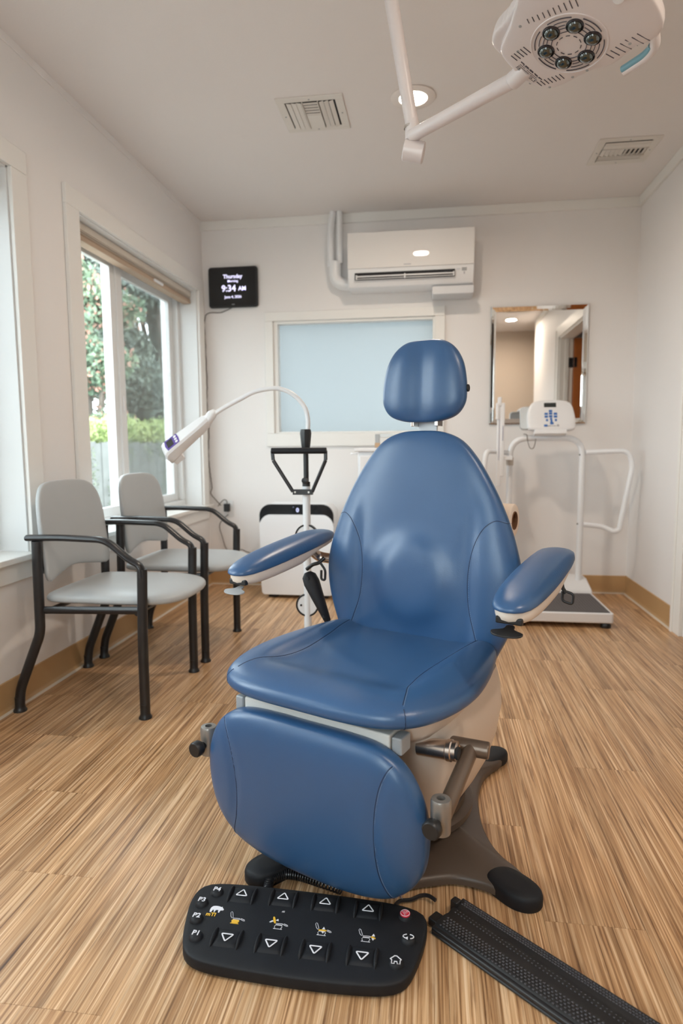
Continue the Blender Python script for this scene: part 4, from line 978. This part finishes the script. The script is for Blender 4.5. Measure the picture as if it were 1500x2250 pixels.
bm = B(); box(bm, (-.147, .128, .984), (-.116, .157, 1.012)); fin('post_collar', bm, mat('tan_collar', (.45, .30, .18), .5, var=(8, .05)), CT, .002, label='tan collar')
bm = B(); box(bm, (-.118, .138, 1.045), (.22, .150, 1.068)); fin('guard_rail', bm, mat('dull_steel', (.45, .44, .42), .35, metal=.7, var=(8, .03)), CT, .002)
bm = B(); tube(bm, bend([(-.235, -.10, .95), (-.262, -.10, .95), (-.262, .10, .95), (-.235, .10, .95)], .01), .005, 8); fin('push_handle', bm, WHITEPL, CT)

# ================================================================ STANDING SCALE
SS = thing('physician_scale', 'white standing scale with handrails and blue-key display under the mirror', 'scale', (.725, 3.49, 0))
x0, x1 = -.262, .262
bm = B(); prism(bm, rrect(x0, 0, x1, .46, .015), .028, .085); fin('platform', bm, WHITEPL, SS, .008)
boxo('mat', (x0 + .018, .012, .085), (x1 - .018, .455, .0875), PLATFORM, SS, .001, label='grey ribbed rubber mat')
bm = B()
for k in range(30):
    xx = x0 + .026 + k * .0160; box(bm, (xx, .016, .0873), (xx + .007, .452, .0888))
fin('mat_ribs', bm, PLATFORM, SS, kind='stuff')
bm = B(); prism(bm, [(0, .028), (.0, .092), (.012, .108), (.16, .150), (.30, .150), (.30, .028)], -.205, .262, lambda a, b_, h: (h, .46 + a, b_)); fin('rear_housing', bm, WHITEPL, SS, .012)
for sx in (x0 + .035, x1 - .035):
    for sy in (.03, .72):
        bm = B(); lathe(bm, [(.026, 0), (.028, .006), (.028, .018), (.02, .029)], (sx, sy, 0), 20); fin('levelling_foot', bm, BLACKPL, SS)
cy = .60
bm = B(); tube(bm, bend([(-.232, cy, .14), (-.232, cy, 1.035), (.205, cy, 1.035), (.205, cy, .14)], .115, 10), .0185, 20); fin('column_frame', bm, WHITEMT, SS)
bm = B(); cyl(bm, (-.232, cy, .865), (-.232, cy, .915), .023, 16); fin('frame_coupling', bm, mat('tan_coupling', (.56, .50, .44), .5, var=(8, .03)), SS, .002)
bm = B(); tube(bm, bend([(.222, cy - .005, .945), (.465, cy - .03, .955), (.495, cy - .03, .87), (.43, cy - .03, .465), (.40, cy - .03, .455), (.34, cy - .01, .485), (.222, cy - .005, .495)], .045, 7), .0155, 16); fin('handrail', bm, WHITEMT, SS, label='white tubular side handrail')
bm = B(); tube(bm, bend([(-.248, cy - .005, .945), (-.345, cy - .06, .955), (-.385, cy - .10, .955), (-.400, cy - .13, .87), (-.385, cy - .13, .465), (-.34, cy - .06, .485), (-.248, cy - .005, .495)], .045, 7), .0155, 16); fin('handrail', bm, WHITEMT, SS)
for zz in (.93, .50):
    bm = B(); cyl(bm, (.184, cy - .016, zz), (.186, cy - .020, zz), .004, 8); fin('rail_bolt', bm, DARK, SS)
# display console
CN = bpy.data.objects.new('display_console', None); link(CN, SS)
cm = T(.0, cy - .05, 1.165) @ Matrix.Rotation(math.radians(-16), 4, 'X')
co = [(-.135, -.070), (-.140, 0), (-.125, .065), (-.095, .092), (-.04, .100), (.04, .100), (.095, .092), (.125, .065), (.140, 0), (.142, -.060), (.130, -.085), (.06, -.092), (0, -.093), (-.06, -.092), (-.125, -.085)]
Pad(co, lambda a, b_, h: (a, -h, b_), .022, .05, 5, 4, None, cen=(0, 0), nang=96).build('console_case', WHITEPL, CN, xf=cm)
bm = B(); prism(bm, rrect(-.042, .052, .030, .080, .003), -.0230, -.0210, lambda a, b_, h: (a, h, b_)); fin('lcd', bm, LCD, CN, xf=cm)
for c, r_ in (((-.004, .028), 0), ((-.004, .012), 0), ((-.004, -.006), 0), ((-.030, .010), 0), ((.024, .010), 0), ((-.030, -.008), 0), ((.024, -.008), 0), ((-.002, -.022), 1), ((-.026, -.030), 1), ((.026, -.030), 1), ((0, -.036), 1), ((.002, -.050), 0), ((-.034, -.064), 0)):
    w_ = .010 if not r_ else .006
    bm = B(); prism(bm, rrect(c[0] - w_, c[1] - .0068, c[0] + w_, c[1] + .0068, .002), -.0238, -.0215, lambda a, b_, h: (a, h, b_)); fin('key', bm, BLUEPR, CN, xf=cm)
txt('health o meter', .0085, DARKPR, CN, cm @ axes((.002, -.0228, -.066), (1, 0, 0), (0, 0, 1), (0, -1, 0)), name='maker_name')
bm = B(); lathe(bm, [(.007, -.0232), (.007, -.0225)], (.038, 0, -.064), 14, 'y'); fin('round_mark', bm, GREYPR, CN, xf=cm)
bm = B(); box(bm, (-.10, -.02, -.115), (.09, .03, -.088)); fin('console_mount', bm, WHITEPL, CN, .004, xf=cm)
bm = B(); prism(bm, rrect(-.178, -.072, -.100, .070, .02), .02, .05, lambda a, b_, h: (a, h, b_)); fin('console_back', bm, mat('blue_grey_white', (.60, .64, .66), .4, var=(8, .02)), CN, .006, xf=cm)
bm = B(); tube(bm, crom([(-.155, cy - .02, 1.06), (-.135, cy - .025, 1.055), (-.13, cy - .025, 1.02), (-.115, cy - .025, .975), (-.095, cy - .025, .972), (-.085, cy - .025, 1.00), (-.08, cy - .02, 1.03)], 6, False), .0022, 6); fin('console_lead', bm, CORD, SS)
# height rod
HR = bpy.data.objects.new('height_rod', None); link(HR, SS)
bm = B(); box(bm, (-.322, cy - .09, .74), (-.296, cy - .07, 1.245)); fin('rod', bm, WHITEMT, HR, .003)
bm = B(); box(bm, (-.299, cy - .092, .80), (-.278, cy - .072, 1.25)); fin('rod_slider', bm, WHITEPL, HR, .004)
bm = B(); box(bm, (-.320, cy - .095, 1.23), (-.298, cy - .06, 1.285)); box(bm, (-.330, cy - .098, 1.15), (-.312, cy - .068, 1.25)); fin('head_piece', bm, WHITEPL, HR, .004)
bm = B(); box(bm, (-.311, cy - .0915, .90), (-.3085, cy - .089, 1.15)); box(bm, (-.2895, cy - .0935, 1.02), (-.2860, cy - .091, 1.11)); fin('rod_scale_marks', bm, mat('violet_grey', (.22, .24, .36), .4, var=(8, .03)), HR)
bm = B(); box(bm, (-.31, cy - .085, .90), (-.225, cy - .01, .925)); fin('rod_bracket', bm, WHITEPL, HR, .003)

# ================================================================ OVERHEAD EXAM LAMP
XL = thing('overhead_exam_lamp', 'white ceiling-mounted exam lamp with six lenses on a jointed arm', 'exam lamp', (-.14, 1.60, HZ))
bt = XL.location.copy()
def L_(p): return Vector(p) - bt
bm = B(); tube(bm, [L_((-.052, 1.72, 1.80)), L_((-.143, 1.66, 2.30)), L_((-.150, 1.655, 2.45))], lambda i: (.0165, .0175, .0175)[i], 24); fin('upper_arm', bm, LAMPWH, XL)
bm = B(); lathe(bm, [(.02, -.10), (.035, -.09), (.04, -.04), (.11, -.035), (.115, -.002)], (-.010, .055, 0), 36); fin('ceiling_mount', bm, LAMPWH, XL)
bm = B(); tube(bm, [L_((-.054, 1.72, 1.745)), L_((-.051, 1.72, 1.79)), L_((-.056, 1.72, 1.83)), L_((-.062, 1.72, 1.865))], lambda i: (.020, .0235, .0185, .0170)[i], 20, flat=.9); fin('elbow', bm, LAMPWH, XL, .002)
bm = B(); cyl(bm, L_((-.075, 1.71, 1.752)), L_((-.024, 1.71, 1.740)), .026, 28); fin('elbow_hub', bm, LAMPWH, XL, .003)
bm = B(); tube(bm, [L_((-.060, 1.700, 1.776)), L_((-.056, 1.698, 1.778)), L_((.175, 1.530, 1.803))], lambda i: (.010, .0155, .0165)[i], 24); fin('lower_arm', bm, LAMPWH, XL)
bm = B(); lathe(bm, [(.0200, -.002), (.0205, .002), (.0200, .004), (.018, .001)], (0, 0, 0), 24, 'z', True); fin('elbow_ring', bm, CHROME, XL, xf=T(*L_((-.055, 1.72, 1.808))))
n_ = Vector((.2069969, .15499768, .96598551)); e1 = Vector((.97795748, -.00511574, -.20874147)); e0 = Vector((.02741271, -.98790159, .15264008))
HM = axes(L_((.268, 1.4, 1.799)), e1, e0, n_)   # x = right, y = towards camera, z = up out of the back
LH = bpy.data.objects.new('lamp_head', None); link(LH, XL)
body = [(-.129, -.052), (-.116, -.072), (-.072, -.115), (-.040, -.131), (-.014, -.131), (.010, -.118), (.055, -.070), (.090, -.048), (.110, -.022), (.128, .012), (.152, .030), (.158, .062), (.135, .100), (.100, .130), (.04, .150), (-.04, .150), (-.095, .125), (-.116, .085), (-.122, .02), (-.132, -.03)]
HP = Pad(body, lambda a, b_, h: (a, b_, .004 - h), .012, .055, 5, 3, None, cen=(.0, .0), nang=144, k=3); HP.build('housing', LAMPWH, LH, xf=HM)
wing = [(-.150, -.052), (-.152, -.018), (-.132, .018), (-.112, .075), (-.09, .08), (-.09, -.06), (-.120, -.078)]
Pad(wing, lambda a, b_, h: (a, b_, .022 - h), .014, .03, 5, 3, None, nang=80, k=3).build('side_wing', LAMPWH, LH, xf=HM)
FZ = -.0085
bm = B(); tube(bm, [(.074 * math.cos(t * PI / 30), .074 * math.sin(t * PI / 30), FZ + .001) for t in range(60)], .0022, 6, closed=True); fin('lens_plate_rim', bm, LAMPWH, LH, xf=HM)
LENS = mat('lens_dark_glass', (.012, .022, .016), .04, spec=.9, coat=1., coat_rough=.02, var=(20, .3))
for k in range(6):
    a = PI / 2 + .0 + k * PI / 3; c = (.0465 * math.cos(a), .0465 * math.sin(a))
    bm = B(); lathe(bm, [(.0170, FZ + .003), (.0170, FZ - .0015), (.0148, FZ - .0032), (.0140, FZ + .001)], (*c, 0), 28, 'z', True); fin('lens_ring', bm, mat('lens_ring_black', (.02, .018, .024), .2, var=(9, .1)), LH, xf=HM)
    bm = B(); lathe(bm, [(.0142, FZ + .001), (.0134, FZ - .0034), (.0105, FZ - .0066), (.006, FZ - .0086), (0, FZ - .0092)], (*c, 0), 28); fin('lens', bm, LENS, LH, xf=HM, label='dark green domed lens')
bm = B()
def slot(p, q_, r_=.0009): tube(bm, [(*p, .0036 - HP.h(*p)), (*q_, .0036 - HP.h(*q_))], r_, 5)
for k in range(6):     # arcs between the lenses
    a0 = PI / 2 + (k + .5) * PI / 3
    for rad, hw in ((.0665, .36), (.058, .22), (.050, .14), (.043, .14), (.034, .2)):
        pts = [(rad * math.cos(a0 + hw * (i / 4 - 1)), rad * math.sin(a0 + hw * (i / 4 - 1)), FZ - .0006) for i in range(9)]; tube(bm, pts, .0008 if rad < .06 else .0010, 5)
for k in range(10):
    a0 = k * PI / 5; tube(bm, [(.0235 * math.cos(a0 + .17 * (i / 2 - 1)), .0235 * math.sin(a0 + .17 * (i / 2 - 1)), FZ - .0006) for i in range(5)], .0008, 5)
fin('vent_arcs', bm, mat('slot_dark', (.05, .045, .06), .7, var=(9, .1)), LH, xf=HM, kind='stuff')
bm = B()
d1 = Vector((.72, .69)); d2 = Vector((-.60, .80))     # along / across the right-hand slots
for k in range(10):
    c = Vector((.068, -.046)) + Vector((.0072, .0095)) * k; ln = (.012 + .0030 * k * (1 if k < 8 else .8))
    p = c + Vector((.014, -.010)) * (k / 10); q_ = p - Vector((.85, -.45)) * ln; 
    if q_.length > .076: slot(p, q_)
for k in range(10):   # lower-left slots
    c = Vector((-.108, -.048)) + Vector((.0052, .0070)) * k; slot(c, c + Vector((.72, -.52)) * (.022 + .0012 * k) * .9) if (c + Vector((.72, -.52)) * .02).length > .076 else None
for k in range(9):
    c = Vector((-.030, -.122)) + Vector((.0070, .0052)) * k; slot(c, c + Vector((-.70, .60)) * (.018)) if (c + Vector((-.70, .60)) * .018).length > .076 else None
for k in range(5):
    c = Vector((-.085, -.060)) + Vector((.011, -.009)) * k; slot(c, c + Vector((.008, -.0065)), .0010)
for k in range(10):   # top slots
    c = Vector((-.092, .048)) + Vector((.0085, .0065)) * k; slot(c, c + Vector((.35, -.55)) * (.016 + .0015 * k)) if (c + Vector((.35, -.55)) * .02).length > .074 else slot(c, c + Vector((.35, -.55)) * .008)
fin('vent_slots', bm, MATS['slot_dark'], LH, xf=HM, kind='stuff')
for c in ((-.102, .028), (-.096, -.034), (-.086, -.083), (-.012, -.124), (.028, -.085), (.052, -.062), (.112, .020), (-.055, -.125)):
    bm = B(); zc = .004 - HP.h(*c); lathe(bm, [(.0030, zc + .004), (.0030, zc - .0006), (0, zc - .0006)], (*c, 0), 12); fin('screw', bm, GREYPL, LH, xf=HM)
bm = B()   # illegible rating label: rows of tiny grey marks
for rw in range(5):
    for k in range(11):
        if (rw * 5 + k * 3) % 7 == 0: continue
        c = Vector((-.082, -.066)) + Vector((.0042, -.0033)) * k + Vector((-.0024, -.0033)) * rw
        dd = Vector((.0016, -.00126)) * (1 if rw != 3 else .7); slot(c - dd, c + dd, .0006 if rw != 3 else .0012)
fin('rating_label', bm, mat('label_grey', (.14, .13, .15), .6, var=(9, .1)), LH, xf=HM, kind='stuff')
def hnd(path, inner_off):
    bm = B(); P_ = bend([(a, b_, .0) for a, b_ in path], .022, 8); tube(bm, P_, .0095, 14, flat=1.1, upv=(0, 0, 1)); fin('grab_handle', bm, LAMPWH, LH, xf=HM @ T(0, 0, .006))
    bm = B(); tube(bm, [Vector(p) + Vector((*inner_off, -.003)) for p in P_[len(P_) // 3:]], .0070, 10, upv=(0, 0, 1)); fin('handle_inlay', bm, TEAL, LH, xf=HM @ T(0, 0, .008), label='teal grip inlay')
hnd([(.150, .036), (.163, .006), (.156, -.022), (.127, -.066)], (-.0055, .0045))
hnd([(-.075, .135), (-.100, .125), (-.110, .095), (-.112, .075)], (.006, -.003))
bm = B(); cyl(bm, (.060, .118, FZ + .004), (.060, .118, FZ - .004), .010, 20); fin('power_button', bm, WHITEPL, LH, .001, xf=HM)
bm = B(); tube(bm, [(-.094, -.128, .0), (-.082, -.108, .002), (-.07, -.09, .006)], .019, 16); fin('arm_socket', bm, LAMPWH, LH, .002, xf=HM)

# ================================================================ OUTDOORS
GRASS = mat('pale_gravel_ground', (.30, .275, .25), .9, var=(2, .2))
struct(boxo('ground', (-60, -40, -.75), (LX - .27, 60, -.55), GRASS, bev=0))
def leaf_mat(name, c1, c2):
    M = bpy.data.materials.new(name); M.use_nodes = True; n = M.node_tree.nodes; l = M.node_tree.links; p = n['Principled BSDF']
    tc_ = n.new('ShaderNodeTexCoord'); no = n.new('ShaderNodeTexNoise'); no.inputs['Scale'].default_value = 3; no.inputs['Detail'].default_value = 4
    r = n.new('ShaderNodeValToRGB'); r.color_ramp.elements[0].position = .38; r.color_ramp.elements[1].position = .62
    r.color_ramp.elements[0].color = (*c1, 1); r.color_ramp.elements[1].color = (*c2, 1)
    l.new(tc_.outputs['Object'], no.inputs['Vector']); l.new(no.outputs['Fac'], r.inputs[0]); l.new(r.outputs[0], p.inputs['Base Color']); p.inputs['Roughness'].default_value = .6
    return M
LG = leaf_mat('leaf_green', (.07, .11, .065), (.17, .23, .14)); LD = leaf_mat('leaf_dark', (.06, .08, .065), (.12, .15, .115)); LY = leaf_mat('leaf_lime', (.17, .23, .06), (.33, .38, .14)); LR = leaf_mat('leaf_red', (.32, .14, .10), (.42, .24, .18))
BARK = mat('bark', (.09, .07, .055), .9, bump=(20, .5), var=(10, .3))
rnd = random.Random(11)
def leaves(bm, c, rad, nleaf, size):
    for _ in range(nleaf):
        while True:
            d = Vector((rnd.uniform(-1, 1), rnd.uniform(-1, 1), rnd.uniform(-1, 1)))
            if .2 < d.length < 1: break
        d *= .55 + .45 * rnd.random()
        p = Vector((c[0] + d.x * rad[0], c[1] + d.y * rad[1], c[2] + d.z * rad[2]))
        a = Vector((rnd.gauss(0, 1), rnd.gauss(0, 1), rnd.gauss(0, 1))).normalized(); b_ = a.orthogonal().normalized(); s = size * rnd.uniform(.6, 1.3)
        bm.faces.new([bm.verts.new(p + a * s), bm.verts.new(p + b_ * s * .45), bm.verts.new(p - a * s), bm.verts.new(p - b_ * s * .45)])
def tree(name, label, loc, clumps, M, n_, size, th, cat='tree', extra=None):
    t = thing(name, label, cat, loc)
    bm = B(); tube(bm, [(0, 0, -.1), (.05, .02, th * .5), (-.03, .05, th)], lambda i: (.16, .11, .05)[i], 10)
    for c, r_ in clumps: tube(bm, [(0, 0, th * .45), (c[0] * .5, c[1] * .5, (th * .45 + c[2]) / 2), c], lambda i: (.06, .04, .015)[i], 6)
    fin('trunk', bm, BARK, t)
    bm = B()
    for c, r_ in clumps: leaves(bm, c, r_, n_, size)
    fin('foliage', bm, M, t, ang=180, kind='stuff')
    if extra:
        bm = B()
        for c, r_ in clumps[extra[0]]: leaves(bm, c, (r_[0] * 1.05, r_[1] * 1.05, r_[2] * 1.05), extra[2], size * .8)
        fin('red_leaves', bm, extra[1], t, ang=180, kind='stuff', label='reddish leaf tips')
    return t
def clump(n_, cr, z0, z1, r_):
    return [((rnd.uniform(-cr, cr), rnd.uniform(-cr, cr), rnd.uniform(z0, z1)), (r_ * rnd.uniform(.7, 1.2), r_ * rnd.uniform(.7, 1.2), r_ * rnd.uniform(.6, 1))) for _ in range(n_)]
GZ = -.55
cl = clump(20, .36, 1.0, 4.3, .5)
tree('flowering_shrub_tree', 'green tree with reddish leaf tips seen through the left pane', (-5.5, 9.65, GZ), cl, LG, 1800, .055, 2.4, extra=(slice(0, 20), LR, 500))
cl = clump(14, 1.1, 4.2, 6.4, .7); tree('tall_tree', 'tall loose-crowned tree behind the reddish one, sky showing through', (-8.6, 14.6, GZ), cl, LD, 700, .06, 5.4)
cl = clump(34, .8, .7, 6.6, .75); tree('evergreen_tree', 'dense grey-green evergreen seen through the screened pane', (-5.4, 12.2, GZ), cl, LD, 2200, .065, 5.4)
cl = clump(24, .6, .8, 5.6, .7); tree('evergreen_tree', 'dark evergreen farthest right beyond the screened pane', (-4.0, 15.2, GZ), cl, LD, 2000, .065, 4.8)
hd_ = thing('hedge', 'lime green hedge above the garden fence outside the window', 'hedge', (-4.32, 7.6, GZ))
bm = B()
for k in range(26): leaves(bm, (rnd.uniform(-.08, .08), -3.2 + k * .26, 1.78 + rnd.uniform(-.05, .05)), (.26, .3, .24), 700, .026)
fin('foliage', bm, LY, hd_, ang=180, kind='stuff')
bm = B()
for k in range(13): tube(bm, [(0, -3.1 + k * .52, -.05), (.04, -3.05 + k * .52, .8), (0, -3.1 + k * .52, 1.7)], .02, 6)
fin('stems', bm, BARK, hd_, kind='stuff')
fe = thing('garden_fence', 'weathered grey board fence below the lime hedge outside the window', 'fence', (-3.82, 7.5, GZ))
FW = mat('weathered_board', (.075, .077, .070), .85, bump=(30, .4), var=(9, .35))
for k in range(50):
    boxo('board', (-.011, -3.2 + k * .125, 0), (.011 + .004 * (k % 2), -3.2 + k * .125 + .118, 1.60 + .012 * math.sin(k * 2.1)), FW, fe, .002)
for z_ in (.3, 1.3): boxo('rail', (-.05, -3.2, z_), (-.011, 3.06, z_ + .07), FW, fe, .002)
bm = B()
for k in range(80): leaves(bm, (.06, rnd.uniform(-3.1, 3.0), rnd.uniform(.1, 1.5)), (.05, .18, .22), 60, .020)
fin('ivy', bm, leaf_mat('leaf_ivy', (.05, .065, .04), (.11, .13, .08)), fe, ang=180, kind='stuff', label='pale ivy on the boards')
